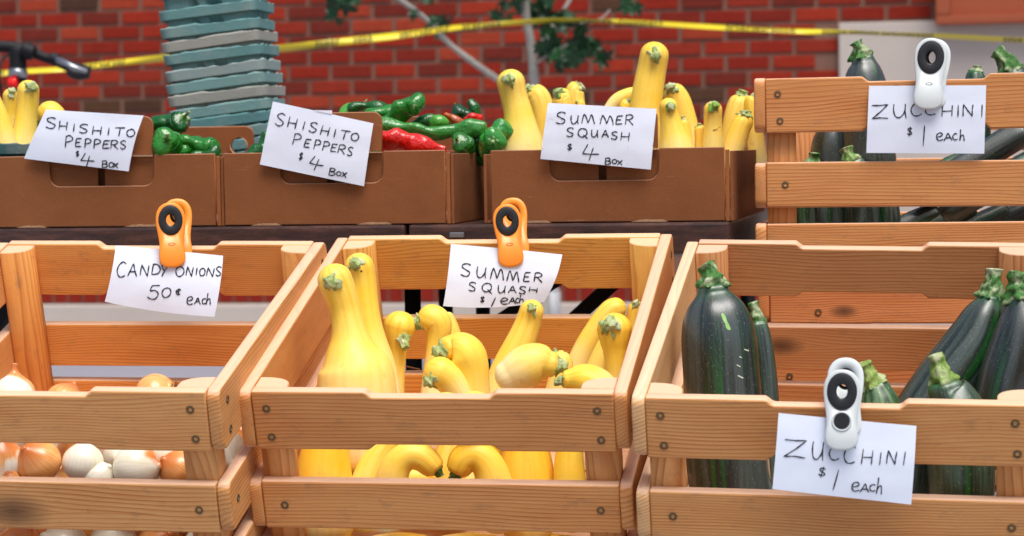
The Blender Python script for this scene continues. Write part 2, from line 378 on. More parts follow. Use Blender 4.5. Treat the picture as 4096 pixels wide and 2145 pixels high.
def leaf_mat():
    m = Mat('tree_leaf'); oi = m.n('ObjectInfo'); f = m.noise(m.obj(), 40, 3)
    c = m.mix(m.math('ADD', m.math('MULTIPLY', f, .6), m.math('MULTIPLY', oi.outputs['Random'], .5)), lin((4,30,10)), lin((24,84,34)))
    m.base(c).set(Roughness=.42, Transmission_Weight=0.0, Subsurface_Weight=.0); return m.m

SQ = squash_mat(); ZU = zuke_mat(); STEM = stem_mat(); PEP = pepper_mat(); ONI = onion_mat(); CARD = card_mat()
TBL = darktable_mat(); BRK = brick_mat(); PAPER = paper_mat(); PULP = pulp_mat(); LEAF = leaf_mat()
MORT = concrete('mortar', lin((142,106,90)), lin((108,74,60)), 4, .004)
STONE = concrete('pale_stone', lin((206,196,184)), lin((176,160,152)), 1.2)
PAVE = concrete('pavement', lin((150,150,158)), lin((126,126,134)), 1.5)
TERRA = concrete('terracotta', lin((176,96,66)), lin((142,70,46)), 2)
INK = simple('marker_ink', lin((34,32,38)), .5)
BLK = simple('black_metal', (.008,.008,.010), .62, 30, .3, spec=.3)
GREYP = simple('grey_post', lin((168,168,172)), .5, 8, .3)
PLAST = objcol('clip_plastic', .32, 30, .10, dark=.7)
RUB = simple('black_rubber', (.010,.010,.012), .5)
SCREW = Mat('screw_metal'); SCREW.base(SCREW.mix(SCREW.noise(SCREW.obj(), 400, 3), lin((44,50,34)), lin((84,86,60)))).set(Metallic=.0, Roughness=.5); SCREW = SCREW.m
SHAD = simple('screw_hole', lin((92,50,24)), .8)
SILV = simple('steel', lin((170,172,176)), .3, metal=.9)
BARK = objcol('bark', .8, 30, .5, .003, 50, dark=.6)
EDGE = simple('corrugated_edge', lin((196,150,112)), .8, 200, .5, .001, 300)
DTABLE = simple('stand_wood', lin((52,34,26)), .6, 20, .4)

# ================================================================= GROUND AND WALL
YT = 3.55                                   # front edge plane of the tables
TZ = RY(1350, 903, YT).z                    # table top height
WY = 10.70                                  # face of the brick wall
link('pavement', mesh([(-30,-6,0),(30,-6,0),(30,WY+.4,0),(-30,WY+.4,0)], [(0,1,2,3)]), PAVE)['kind'] = 'structure'
link('ground', mesh([(-120,-60,-.05),(120,-60,-.05),(120,120,-.05),(-120,120,-.05)], [(0,1,2,3)]), PAVE)['kind'] = 'structure'

wall = empty('brick_wall', (0, WY, 0), 'red brick wall with pale mortar joints behind the tables', 'wall')
PLZ = RY(1700, 1212, WY).z                  # top of the pale plinth
ch = .0690; pw = .2032; bt = .0545; bw = .1860
link('mortar', MB().box((-8, .009, PLZ), (7, .3, 4.2)).me(), MORT, wall)
link('plinth', MB().box((-8, -.04, 0), (7, .3, PLZ-.002)).me(bevel=.008), STONE, wall)
def brick_me(w_, h_, d_, seed):
    return MB().box((-w_/2, 0, -h_/2), (w_/2, d_, h_/2)).me(bevel=.004)
bmes = [brick_me(bw+random.uniform(-.003,.003), bt+random.uniform(-.0015,.0015), .05, i) for i in range(6)]
for b_ in bmes: b_.materials.append(BRK)
ref = RY(151, 25, WY)                       # a head joint in the top row of the picture
row0 = RY(350, 125/1.686, WY).z             # centre height of the second course
REDS = [lin(c) for c in ((158,46,26),(148,40,23),(164,52,30),(132,40,25),(150,48,30),(118,42,30),(164,62,38),(140,38,22))]
DARKS = [lin(c) for c in ((88,60,42),(78,52,38),(104,56,42))]
PX0 = RY(3357, 200, WY).x; PZ1 = RY(3700, 85, WY).z     # pale stone panel: left edge and top
cells = []; stuff = MB()
rr = random.Random(11)
sold_z = PLZ+.10
kmin = int((sold_z-row0)/ch)+1
def inpic(x, z):
    v = RC.transposed() @ (Vector((x, WY, z))-CAM); px = 2048+FPX*v.x/-v.z; py = 1072.5-FPX*v.y/-v.z
    return -60 < px < 4180 and -60 < py < 455
for k in range(-8, 36):
    zc = row0 - ch*.0 + k*ch
    if zc-bt/2 < sold_z: continue
    off = (k % 2)*pw/2
    x = ref.x + pw/2 + off - pw*40
    while x < 6.8:
        x += pw
        if x < -7.8: continue
        if x+bw/2 > PX0 and zc-bt/2 < PZ1:
            continue
        d = rr.uniform(-.002, .004)
        if inpic(x, zc): cells.append((x, zc, d))
        else: stuff.box((x-bw/2, d, zc-bt/2), (x+bw/2, .05, zc+bt/2))
for i, (x, zc, d) in enumerate(cells):
    c = rr.choice(REDS) if rr.random() > .07 else rr.choice(DARKS)
    link('brick', rr.choice(bmes), None, wall, Matrix.Translation((x, d, zc)), c)
# soldier course just above the plinth, two tones of brick
for i in range(190):
    x = -7.8+i*.0745
    stuff.box((x, rr.uniform(-.002,.004), PLZ+.008), (x+.062, .05, PLZ+.093))
o = link('brick_courses', stuff.me(), BRK, wall, color=lin((138,36,24))); o['kind'] = 'stuff'
print('bricks', len(cells))

# pale stone surround and terracotta window frame at the right
pan = empty('stone_window_surround', (PX0, WY-.03, 0), 'pale stone panel under the terracotta window at upper right', 'stone panel')
link('stone_slab', MB().box((0, 0, PLZ+.01), (4.2, .06, PZ1)).me(bevel=.006), STONE, pan)
link('joint', MB().box((1.25, -.001, PLZ+.01), (1.256, .001, PZ1)).me(), MORT, pan)
wx = RY(3743, 80, WY-.1).x; wz = RY(3743, 100, WY-.1).z; wx2 = RY(3800, 50, WY-.1).x; wz2 = RY(3900, 60, WY-.1).z
wf = empty('terracotta_window_frame', (wx, WY-.03, wz), 'terracotta coloured window frame corner at the upper right edge', 'window frame')
link('sill', MB().box((0, -.10, 0), (3.0, -.001, wz2-wz)).me(bevel=.006), TERRA, wf)
link('frame', MB().box((0, -.10, wz2-wz+.002), (wx2-wx, -.001, 1.9)).me(bevel=.006), TERRA, wf)
link('recessed_panel', MB().box((wx2-wx+.001, -.05, wz2-wz+.002), (3.0, -.001, 1.9)).me(bevel=.004), TERRA, wf)
pl = empty('grey_post', RY(2204, 1200, WY-.5)*1, 'plain grey post standing on the pavement in front of the wall', 'post')
pl.location.z = 0
link('shaft', MB().rod((0,0,.01), (0,0,RY(2204,1165,WY-.5).z), .042, n=20).me(True), GREYP, pl)
link('cap', MB().rod((0,0,RY(2204,1165,WY-.5).z), (0,0,RY(2204,1150,WY-.5).z), .042, .03, n=20).me(True), GREYP, pl)
link('base_plate', MB().box((-.09,-.09,.001), (.09,.09,.01)).me(bevel=.002), GREYP, pl)

# ================================================================= TREE
TR = 8.6
tb = U(2140, 620, TR); tree = empty('young_tree', (tb.x, tb.y, 0), 'slender young tree with grey bark and lobed dark leaves before the brick wall', 'tree')
def tp(x, y, z, r): v = U(x, y, z)-tree.location; return (v.x, v.y, v.z, r)
def limb(name, P, seed=0, c=(176,170,160)):
    me, _, _ = sweep_me(P, 12, 5, .1, .3, None, .12, 30, seed); return link(name, me, BARK, tree, color=lin(c))
limb('trunk', [(.02,0,0,.034), tp(2160,900,TR,.027), tp(2140,560,TR,.023), tp(2137,330,TR,.0195), tp(2125,180,TR,.0165), tp(2105,60,TR,.015), tp(2090,-120,TR,.013), tp(2070,-500,TR,.008), tp(2060,-900,TR,.004)])
limb('branch', [tp(2130,420,TR,.012), tp(2060,360,TR,.012), tp(1984,314,TR,.012), tp(1880,240,TR,.0115), tp(1790,170,TR,.010), tp(1735,105,TR-.02,.009), tp(1670,50,TR-.05,.010), tp(1593,-5,TR-.1,.009), tp(1450,-120,TR-.1,.005)], 1)
limb('branch', [tp(2137,225,TR,.009), tp(2185,140,TR,.008), tp(2230,80,TR+.05,.008), tp(2285,-10,TR+.05,.007), tp(2340,-120,TR+.1,.004)], 2, (190,184,176))
limb('branch', [tp(2240,75,TR+.05,.004), tp(2330,95,TR-.05,.004), tp(2400,80,TR-.1,.004), tp(2440,40,TR-.1,.003)], 3)
limb('branch', [tp(2135,260,TR,.005), tp(2200,215,TR-.1,.004), tp(2270,180,TR-.15,.003)], 4)
# maple-like lobed leaf, five lobes, creased along the midribs
def leaf_me(seed):
    rg = random.Random(seed); lobes = [(-125,.62),(-62,.86),(0,1.0),(62,.86),(125,.62)]
    rim = []
    for i, (a, l) in enumerate(lobes):
        for da, f in ((-20,.62),(-9,.80),(0,1.0),(9,.80),(20,.62)):
            t = R(90-a-da*1.0); rim.append((math.cos(t)*l*f*rg.uniform(.92,1.06), math.sin(t)*l*f*rg.uniform(.92,1.06), (-.16 if da == 0 else .06)*l))
        if i < 4:
            am = (a+lobes[i+1][0])/2; t = R(90-am); rim.append((math.cos(t)*.42, math.sin(t)*.42, .10))
    vs = [(0,0,0)]+rim+[(0,-.25,.02)]
    n = len(rim); fs = [(0, i+1, i+2) for i in range(n-1)]+[(0, n, n+1), (0, n+1, 1)]
    me = mesh([(x*.5, y*.5, z*.5) for x, y, z in vs], fs, True); me.materials.append(LEAF); return me
LM = [leaf_me(i) for i in range(6)]
rl = random.Random(5)
def leaf(px, py, sz, z=TR, ax=None):
    v = U(px, py, z)-tree.location
    q = Matrix.Rotation(R(rl.uniform(-55,55)), 4, 'X') @ Matrix.Rotation(R(90+rl.uniform(-25,25)), 4, 'X') @ Matrix.Rotation(R(rl.uniform(-50,50)), 4, 'Y') @ Matrix.Rotation(R(rl.uniform(0,360)), 4, 'Z')
    return Matrix.Translation(v) @ q @ Matrix.Scale(sz, 4)
spots = []
def cluster(cx, cy, rx, ry, n, s0=.085, s1=.12, dz=.12):
    for _ in range(n):
        a = rl.uniform(0, 6.283); q = math.sqrt(rl.random()); spots.append((cx+rx*q*math.cos(a), cy+ry*q*math.sin(a), rl.uniform(s0, s1), TR+rl.uniform(-dz, dz)))
cluster(1375, 5, 70, 40, 8); cluster(1335, 45, 25, 20, 2); cluster(1645, 60, 20, 40, 3, .06, .08); cluster(1735, 105, 42, 38, 6); cluster(1715, 10, 15, 15, 2, .06,.08)
cluster(1752, 65, 20, 15, 2, .06, .08); cluster(2010, 72, 32, 22, 4, .07,.09); cluster(2015, 20, 20, 18, 2, .06,.08); cluster(2130, 15, 70, 30, 8); cluster(2150, 70, 30, 25, 4, .07,.1)
cluster(2225, 62, 42, 28, 5)
for i in range(18):
    a = i/18*6.283+rl.uniform(-.15,.15); spots.append((2262+88*math.cos(a)*rl.uniform(.8,1.15), 172+66*math.sin(a)*rl.uniform(.85,1.2), rl.uniform(.075,.115), TR+rl.uniform(-.25,.05)))
cluster(2262, 205, 80, 40, 20, .08, .12, .2); cluster(2200, 150, 22, 40, 6, .07, .1); cluster(2325, 150, 22, 40, 6, .07, .1); cluster(2345, 200, 35, 50, 6, .07,.10); cluster(2405, 240, 25, 22, 4, .07,.1); cluster(2165, 200, 22, 28, 3, .07,.09); cluster(2225, 262, 25, 14, 2, .06,.08)
cluster(2505, 22, 38, 22, 5, .08,.11); cluster(2395, 165, 10, 12, 1, .05, .06)
for px, py, s_, z_ in spots:
    link('leaf', rl.choice(LM), None, tree, leaf(px, py, s_, z_))
# crown above the picture: far too many leaves to count, one part
bm = bmesh.new()
for _ in range(420):
    px = rl.gauss(2080, 420); py = -60-abs(rl.gauss(250, 260)); M_ = leaf(px, py, rl.uniform(.08,.12), TR+rl.gauss(0, .35))
    b2 = bmesh.new(); b2.from_mesh(rl.choice(LM)); b2.transform(M_); tm = bpy.data.meshes.new('t'); b2.to_mesh(tm); b2.free(); bm.from_mesh(tm); bpy.data.meshes.remove(tm)
cm = bpy.data.meshes.new('crown'); bm.to_mesh(cm); bm.free(); cm.polygons.foreach_set('use_smooth', [True]*len(cm.polygons))
o = link('crown', cm, LEAF, tree); o['kind'] = 'stuff'

# ================================================================= CAUTION TAPE
TP = [(-260,325,7.3,15),(-20,296,7.5,15),(120,284,7.5,15),(260,276,7.5,15),(400,260,7.6,16),(560,243,7.7,18),(660,233,7.8,20),(900,213,7.9,20),(1140,193,8.0,20),(1250,180,8.05,19),(1420,162,8.1,20),(1560,146,8.15,20),(1690,129,8.2,17),
      (1828,110,8.3,15),(1925,103,8.35,14),(2088,89,8.4,14),(2180,84,8.45,14),(2312,82,8.45,12),(2391,85,8.4,9),(2459,86,8.4,12),(2663,97,8.3,14),(2894,111,8.2,14),(3050,119,8.1,11),(3230,127,8.1,14),(3388,129,8.0,12),(3519,135,7.9,10),(3756,145,7.8,13),(4013,159,7.7,14),(4200,165,7.6,13),(4700,190,7.4,13)]
TC = catmull([tuple(map(float, p)) for p in TP], 6)
vs = []; fs = []
for i, (x, y, z, h) in enumerate(TC):
    tw = math.sin(i*.11)*.02
    h *= .70; a = U(x, y-h, z+tw); b = U(x, y+h, z-tw); vs += [a, b]
    if i: fs.append((2*i-2, 2*i-1, 2*i+1, 2*i))
tape = empty('barrier_tape', U(-20, 296, 7.5), 'yellow barrier tape with black print stretched across the brick wall', 'tape')
YEL = simple('tape_yellow', lin((236,212,48)), .35, 6, .12)
tme = mesh([v-tape.location for v in vs], fs, True)
o = link('strip', tme, YEL, tape); sm = o.modifiers.new('s', 'SOLIDIFY'); sm.thickness = .0006
# blocks of black capital letters: bars set a hair in front of the strip
rt = random.Random(3)
def at(px):
    for i in range(len(TC)-1):
        if TC[i][0] <= px <= TC[i+1][0]:
            t = (px-TC[i][0])/(TC[i+1][0]-TC[i][0]); return [a+(b-a)*t for a, b in zip(TC[i], TC[i+1])]
tx = MB(); 
def bar(px, wpx, f0, f1):
    i = len(tx.v)
    for q in (px, px+wpx):
        x, y, z, h = at(q); h *= .70
        tx.v += [U(x, y+h*f0, z-.03)-tape.location, U(x, y+h*f1, z-.03)-tape.location]
    tx.f.append((i, i+1, i+3, i+2))
for a, b in ((-18,26),(262,430),(432,510),(1262,1362),(1415,1500),(1600,1690),(1700,1800),(1852,1925),(1930,2010),(2330,2440),(2478,2650),(2905,3020),(3025,3190),(3290,3395),(3400,3510),(3530,3745),(4015,4096)):
    p = a
    while p < b-8:
        k = rt.randrange(5); wL = rt.uniform(13, 18)
        bar(p, 5.5, -.9, .9)
        if k in (0,1,2): bar(p+wL-4.5, 4.5, -.72, .72)
        if k in (0,3,4): bar(p, wL, -.72, -.40)
        if k in (1,3): bar(p, wL, -.15, .15)
        if k in (2,3,0): bar(p, wL, .40, .72)
        p += wL+4.5
link('lettering', tx.me(), INK, tape)['kind'] = 'stuff'

# ================================================================= BICYCLE (its handlebar shows at the left edge)
BZ = 6.6
g = U(60, 800, BZ); bike = empty('bicycle', (g.x, g.y, 0), 'black bicycle with dark handlebar and red light at the left edge', 'bicycle')
def bp(x, y, z=BZ): return U(x, y, z)-bike.location
def tube(name, P, mat=BLK, par=bike, rough=0, seg=12):
    me, _, _ = sweep_me([(*p, r) for p, r in P], seg, 5, .4, .4); return link(name, me, mat, par)
tube('handlebar', [(bp(-330,230),.017),(bp(-200,180),.016),(bp(0,186),.017),(bp(60,192),.017),(bp(120,208),.015),(bp(185,232),.014),(bp(235,250),.014),(bp(290,270),.017),(bp(352,290),.018)])
tube('clamp', [(bp(95,197,BZ-.02),.022),(bp(130,212,BZ-.02),.023)])
tube('clamp', [(bp(203,232,BZ-.02),.017),(bp(228,240,BZ-.02),.018)])
tube('brake_lever', [(bp(228,240,BZ-.03),.009),(bp(262,252,BZ-.06),.008),(bp(300,272,BZ-.07),.007),(bp(345,285,BZ-.06),.006)], SILV)
tube('grip', [(bp(280,283,BZ-.01),.016),(bp(310,297,BZ-.01),.018),(bp(350,292,BZ-.01),.017)], RUB)
tube('stem', [(bp(70,200),.024),(bp(72,260),.024),(bp(70,320),.024),(bp(66,420),.022)])
tube('stem_collar', [(bp(72,286,BZ-.01),.027),(bp(71,300,BZ-.01),.027)], SILV)
tube('fork', [(bp(66,420),.022),(bp(40,800,BZ-.05),.018),(bp(45,1250,BZ-.1),.015)])
tube('cable', [(bp(40,215,BZ-.03),.004),(bp(8,240,BZ-.08),.004),(bp(-5,300,BZ-.1),.004),(bp(8,380,BZ-.08),.004),(bp(50,440,BZ),.004)])
tube('frame', [(bp(66,430),.02),(bp(-600,560,BZ+.1),.018),(bp(-900,600,BZ+.15),.018)])
REDL = simple('red_lens', lin((235,24,16)), .2)
tube('red_light', [(bp(42,336,BZ-.03),.018),(bp(62,334,BZ-.03),.018)], REDL)
def wheel(cx, par):
    P = []; v = []; f = []
    c = Vector(cx); n = 40
    for k in range(n):
        t = 2*math.pi*k/n
        for j in range(8):
            s = 2*math.pi*j/8; rr_ = .32+.017*math.cos(s)
            v.append(c+Vector((-math.sin(t)*rr_*.39+.017*math.sin(s)*.92, math.sin(t)*rr_*.92+.017*math.sin(s)*.39, math.cos(t)*rr_)))
    for k in range(n):
        for j in range(8): f.append((k*8+j, k*8+(j+1) % 8, ((k+1) % n)*8+(j+1) % 8, ((k+1) % n)*8+j))
    w_ = link('wheel', mesh(v, f, True), RUB, par)
    sp = MB()
    for k in range(24):
        t = 2*math.pi*k/24; sp.rod(c, c+Vector((-math.sin(t)*.30*.39, math.sin(t)*.30*.92, math.cos(t)*.30)), .0015, n=4)
    link('spokes', sp.me(), SILV, w_)
wheel((bp(45,1250,BZ-.1).x, bp(45,1250,BZ-.1).y, .34), bike)
wheel((bp(-900,600,BZ).x-.1, bp(45,1250,BZ).y+.9, .34), bike)

# ================================================================= TABLES
SEAM = RY(1626, 905, YT).x; TR_X = RY(2925, 902, YT).x; TD = 1.0; TT = RY(2700, 902, YT).z-RY(2700, 1028, YT).z
def table(x0, x1, label, legs):
    t = empty('folding_table', ((x0+x1)/2, YT+TD/2, 0), label, 'table', 'dark folding tables under the boxes')
    w2 = (x1-x0)/2-.003
    link('tabletop', MB().box((-w2, -TD/2, TZ-TT), (w2, TD/2, TZ)).me(bevel=.004), TBL, t)
    link('edge_trim', MB().box((-w2, -TD/2-.004, TZ-TT-.004), (w2, -TD/2+.006, TZ-TT-.0005)).me(), SILV, t)
    for sx in legs:
        for sy in (-1, 1):
            link('leg', MB().rod((sx, sy*(TD/2-.22), .001), (sx, sy*(TD/2-.22), TZ-TT), .0135, n=16).me(True), BLK, t)
        link('crossbar', MB().rod((sx, -TD/2+.22, .2), (sx, TD/2-.22, .2), .010, n=12).me(True), BLK, t)
        
    return t
lx = RY(1652, 1250, YT+.22).x
t1 = table(SEAM-1.83, SEAM, 'dark brown folding table under the pepper boxes, left of the seam', (-.84, .80))
t2 = table(SEAM, TR_X, 'shorter dark brown folding table under the summer squash box, right of the seam', (lx-(SEAM+TR_X)/2, (TR_X-SEAM)/2-.05))
# folding braces
def brace(t, p, q, w_=.014):
    p = p-t.location; q = q-t.location
    link('brace', MB().rod(p, q, w_, n=4).me(), BLK, t)
brace(t2, RY(2560, 1036, YT+.3), RY(2270, 1300, YT+.3), .016)
brace(t2, RY(1960, 1300, YT+.35), RY(2300, 1080, YT+.35), .012)
brace(t1, RY(-90, 1420, YT+.3), RY(70, 1180, YT+.3), .014)
lk = empty('table_latch', RY(1832, 940, YT-.006), 'small grey steel latch on the front edge of the right table', 'latch')
link('plate', MB().box((-.012,-.006,-.004), (.010,.001,.004)).me(bevel=.001), SILV, lk)

# ================================================================= CARDBOARD BOXES
CB = lin((142,86,48))
def card_box(x0, x1, zt, depth, label, ex0, ex1, ydep=.006, flapcol=None, rflap=0, rhole=False, col=CB):
    """x0..x1 front panel, zt rim height; ex0..ex1 cutout"""
    W_ = x1-x0; H_ = zt-TZ; b = empty('cardboard_box', ((x0+x1)/2, YT+ydep, TZ), label, 'cardboard box', 'brown cardboard boxes of produce along the table edge')
    hw = W_/2; e0 = ex0-(x0+x1)/2; e1 = ex1-(x0+x1)/2; th = .0045
    ce = H_*.30; rc = .016; cut = zt*0+H_*.28
    zb = .002
    def arc(cx, cz, r, a0, a1, n=5): return [(cx+r*math.cos(R(a0+(a1-a0)*k/n)), cz+r*math.sin(R(a0+(a1-a0)*k/n))) for k in range(n+1)]
    bot = H_*.575
    out = [(-hw, zb), (hw, zb), (hw, H_), (e1+.002, H_)]+arc(e1-rc, bot+rc, rc, 0, -90)+arc(e0+rc, bot+rc, rc, -90, -180)+[(e0-.002, H_), (-hw, H_)]
    link('front_panel', plank_me(out, th, .0012, ((1,0),(0,1))), CARD, b, color=col)
    # handle flap folded up out of the cutout
    fh = RY(1500, 442, YT).z-RY(1500, 603, YT).z
    fo = [(e0+.001, 0), (e1-.001, 0)]+arc(e1-.016, fh-.016, .015, 0, 90)+arc(e0+.016, fh-.016, .015, 90, 180)
    link('handle_flap', plank_me(fo, th, .0012, ((1,0),(0,1))), CARD, b, Matrix.Translation((0, .003, H_)) @ Matrix.Rotation(R(-4), 4, 'X'), color=col)
    link('crease', MB().box((e0+.03, -.0006, H_-.003), (e1-.001, .003, H_-.0012)).me(), EDGE, b)
    # inner layer behind the cutout with a slot in the middle
    c_ = (e0+e1)/2-.003
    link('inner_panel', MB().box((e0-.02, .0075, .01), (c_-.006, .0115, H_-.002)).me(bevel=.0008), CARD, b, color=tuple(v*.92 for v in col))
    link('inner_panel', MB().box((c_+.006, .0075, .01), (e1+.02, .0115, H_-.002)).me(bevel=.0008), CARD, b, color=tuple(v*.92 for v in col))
    link('inner_backing', MB().box((e0, .030, .01), (e1, .034, H_-.012)).me(), CARD, b, color=tuple(v*.6 for v in col))  # backing darkened: shade inside the slot is put into its colour
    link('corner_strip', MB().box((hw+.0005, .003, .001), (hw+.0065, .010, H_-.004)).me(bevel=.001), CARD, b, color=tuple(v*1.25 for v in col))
    for s_, nm in ((-1,'side_panel'), (1,'side_panel')):
        xs = sorted((s_*(hw+.012), s_*(hw+.0075)))
        link(nm, MB().box((xs[0], .004, .001), (xs[1], depth, H_-.006)).me(bevel=.001), CARD, b, color=col)
    link('back_panel', MB().box((-hw-.007, depth-.005, .001), (hw+.007, depth, H_-.002)).me(bevel=.001), CARD, b, color=col)
    fz = fh+rflap
    fo2 = [(e0+.001, 0), (e1-.001, 0)]+arc(e1-.016, fz-.016, .015, 0, 90)+arc(e0+.016, fz-.016, .015, 90, 180)
    rf = link('rear_flap', plank_me(fo2, th, .0012, ((1,0),(0,1))), CARD, b, Matrix.Translation((0, depth-.004, H_-.001)) @ Matrix.Rotation(R(3), 4, 'X'), color=col)
    if rhole:
        hx, hz = rhole; lx_, lz_ = hx-b.location.x, hz-(TZ+H_)
        v = [(math.cos(R(k*15))*.0155, 0, math.sin(R(k*15))*.0155) for k in range(24)]
        v += [(a*1.03, -.0012, c*1.03) for a, _, c in v]+[(a, .006, c) for a, _, c in v]
        link('hand_hole', mesh(v, [(k, (k+1)%24, 24+(k+1)%24, 24+k) for k in range(24)]+[(k, (k+1)%24, 48+(k+1)%24, 48+k) for k in range(24)]), EDGE, b, Vector((lx_, depth-.012, hz-TZ)))
        bo = bpy.data.objects.new('cut', MB().rod((0,-.05,0),(0,.05,0), .0155, n=24).me()); 
        md = rf.modifiers.new('h', 'BOOLEAN'); COL.objects.link(bo); bo.parent = b
        bo.location = (lx_, depth, hz-TZ)
        bpy.context.view_layer.update(); md.object = bo; dg = bpy.context.evaluated_depsgraph_get()
        nm_ = bpy.data.meshes.new_from_object(rf.evaluated_get(dg)); rf.modifiers.clear(); rf.data = nm_; bpy.data.objects.remove(bo)
    link('bottom', MB().box((-hw-.007, .005, .0015), (hw+.007, depth-.006, .005)).me(), CARD, b, color=col)
    for f0, f1 in ((.12,.26),(.60,.76)):      # torn tabs along the lower edge
        x_0 = -hw+W_*f0; x_1 = -hw+W_*f1
        link('torn_tab', mesh([(x_0,-.0008,.001),(x_1,-.0008,.001),(x_1-.008,-.0012,.0048),(x_1-.03,-.001,.0042),(x_0+.03,-.001,.0052),(x_0+.012,-.0012,.004),(x_0,.002,.001),(x_1,.002,.001)], [(0,1,2,3,4,5),(0,1,7,6)]), EDGE, b)
    return b
def fx(px, py=750): return RY(px, py, YT+.006).x
zt12 = (RY(900,614,YT).z+RY(1770,600,YT).z)/2
bd = .54
box1 = card_box(fx(-48), fx(862), zt12, bd, 'brown cardboard box at left holding yellow squash and green peppers behind a pepper sign', fx(200), fx(615), .006, rflap=-.012, rhole=(RY(958,590,YT+bd).x, RY(958,584,YT+bd).z))
box2 = card_box(fx(896), fx(1782), zt12, bd, 'middle brown cardboard box full of green and red peppers', fx(1121), fx(1532))
box3 = card_box(fx(1961), fx(2898), RY(2500,594,YT).z, bd, 'brown cardboard box of yellow summer squash nearest the wooden crates', fx(2197), fx(2632), .012)

# ================================================================= STACK OF PULP BASKETS
SZ = 4.42
def basket_me(seed, beige):
    """square moulded-pulp basket: rim band with torn top edge, tapering ribbed body. Local origin at rim centre, z=0 rim bottom"""
    n = 12; rg = random.Random(seed)
    def sq(half, r, z, jag=0):
        pts = []
        for cx, cy, a0 in ((1,1,0),(-1,1,90),(-1,-1,180),(1,-1,270)):
            for k in range(6):
                a = R(a0+18*k); pts.append((cx*(half-r)+r*math.cos(a), cy*(half-r)+r*math.sin(a), z))
        out = []
        m_ = len(pts)
        for i in range(m_):     # subdivide the straight runs
            p, q = Vector(pts[i]), Vector(pts[(i+1) % m_]); out.append(p)
            if (q-p).length > .03:
                for j in range(1, n): out.append(p+(q-p)*j/n)
        if jag: out = [p+Vector((0,0,(noise.noise(Vector((p.x*70,p.y*70,seed*7)))*1.0+max(0, noise.noise(Vector((p.x*18,p.y*18,seed*3)))-.15)*1.1)*jag)) for p in out]
        wob = [Vector((1+noise.noise(Vector((p.x*9,p.y*9,seed+z*30)))*.0015,)*2+(1,)) for p in out]
        return [Vector((p.x*w_.x, p.y*w_.y, p.z)) for p, w_ in zip(out, wob)]
    H = .0187
    rings = [sq(.0925,.018,H,.0042), sq(.0938,.018,H*.97,.0042), sq(.0950,.019,H*.93,.0016), sq(.0930,.019,.0012), sq(.0922,.019,.0003), sq(.083,.017,.0), ]
    inner = [sq(.088,.017,H*.9,.0022), sq(.080,.015,-.02), sq(.078,.014,-.055)]
    m_ = len(rings[0]); vs = [p for r_ in rings for p in r_]
    fs = [(a*m_+i, a*m_+(i+1) % m_, (a+1)*m_+(i+1) % m_, (a+1)*m_+i) for a in range(len(rings)-1) for i in range(m_)]
    o0 = len(vs); vs += [p for r_ in inner for p in r_]
    fs += [(i, o0+i, o0+(i+1) % m_, (i+1) % m_) for i in range(m_)]
    rim = fixn(mesh(vs[:len(rings)*m_+m_], [f for f in fs if max(f) < len(rings)*m_+m_], False))
    # body with side slots: ribs proud of recessed bays
    body = [sq(.0835,.017,.0005), sq(.0820,.016,-.02), sq(.079,.014,-.058), sq(.074,.013,-.0585)]
    bv = []
    for j, r_ in enumerate(body):
        for p in r_:
            if 0 < j < 3:
                u = p.x if abs(p.y) > abs(p.x) else p.y
                if min(abs(u-.020), abs(u+.022)) < .0095: p = Vector((p.x*.84, p.y*.84, p.z)) 
            bv.append(p)
    bf = [(a*m_+i, a*m_+(i+1) % m_, (a+1)*m_+(i+1) % m_, (a+1)*m_+i) for a in range(3) for i in range(m_)]+[tuple(3*m_+i for i in range(m_))]
    return rim, fixn(mesh(bv, bf, False))
TEAL = [lin(c) for c in ((118,160,156),(110,152,150),(128,166,162),(102,146,146))]; BEIGE = lin((166,166,156))
lean = Matrix.Rotation(R(-6.3), 4, RC @ Vector((0,0,-1)))   # the whole stack leans to the left
base = RY(973, 868, YT+.80); ctr = Vector((base.x, YT+.80, TZ))
# rim bottoms of the visible baskets, top to bottom (photo y at the left end of each rim)
tops = [-190,-135,-80,-25, 64, 134, 185, 237, 301, 350, 400, 453, 500, 548, 596, 645, 692, 740]
ordn = ['', '', '', 'topmost fully', 'first', 'second', 'third', 'fourth', 'fifth', 'sixth', 'seventh', 'eighth']
variants = [basket_me(i, False) for i in range(5)]
for r_, b_ in variants: r_.materials.append(PULP); b_.materials.append(PULP)
desc = {3:'blue green pulp basket cut by the top edge of the photo, in the leaning stack',4:'blue green pulp basket with a smooth rim just below the top edge of the photo',5:'pulp basket with a ragged torn rim near the top of the leaning stack',
 6:'grey beige pulp basket in the upper half of the leaning stack',7:'blue green pulp basket directly under the upper grey beige one',8:'pale ribbed pulp basket level with the yellow tape in the stack',9:'plain blue green pulp basket right above the lower beige one',
 10:'pale beige pulp basket low in the leaning stack',11:'blue green pulp basket under the lower beige one, beside the pepper sign',12:'lowest blue green pulp basket showing above the cardboard flap'}
up = (lean @ Vector((0,0,1))).normalized()
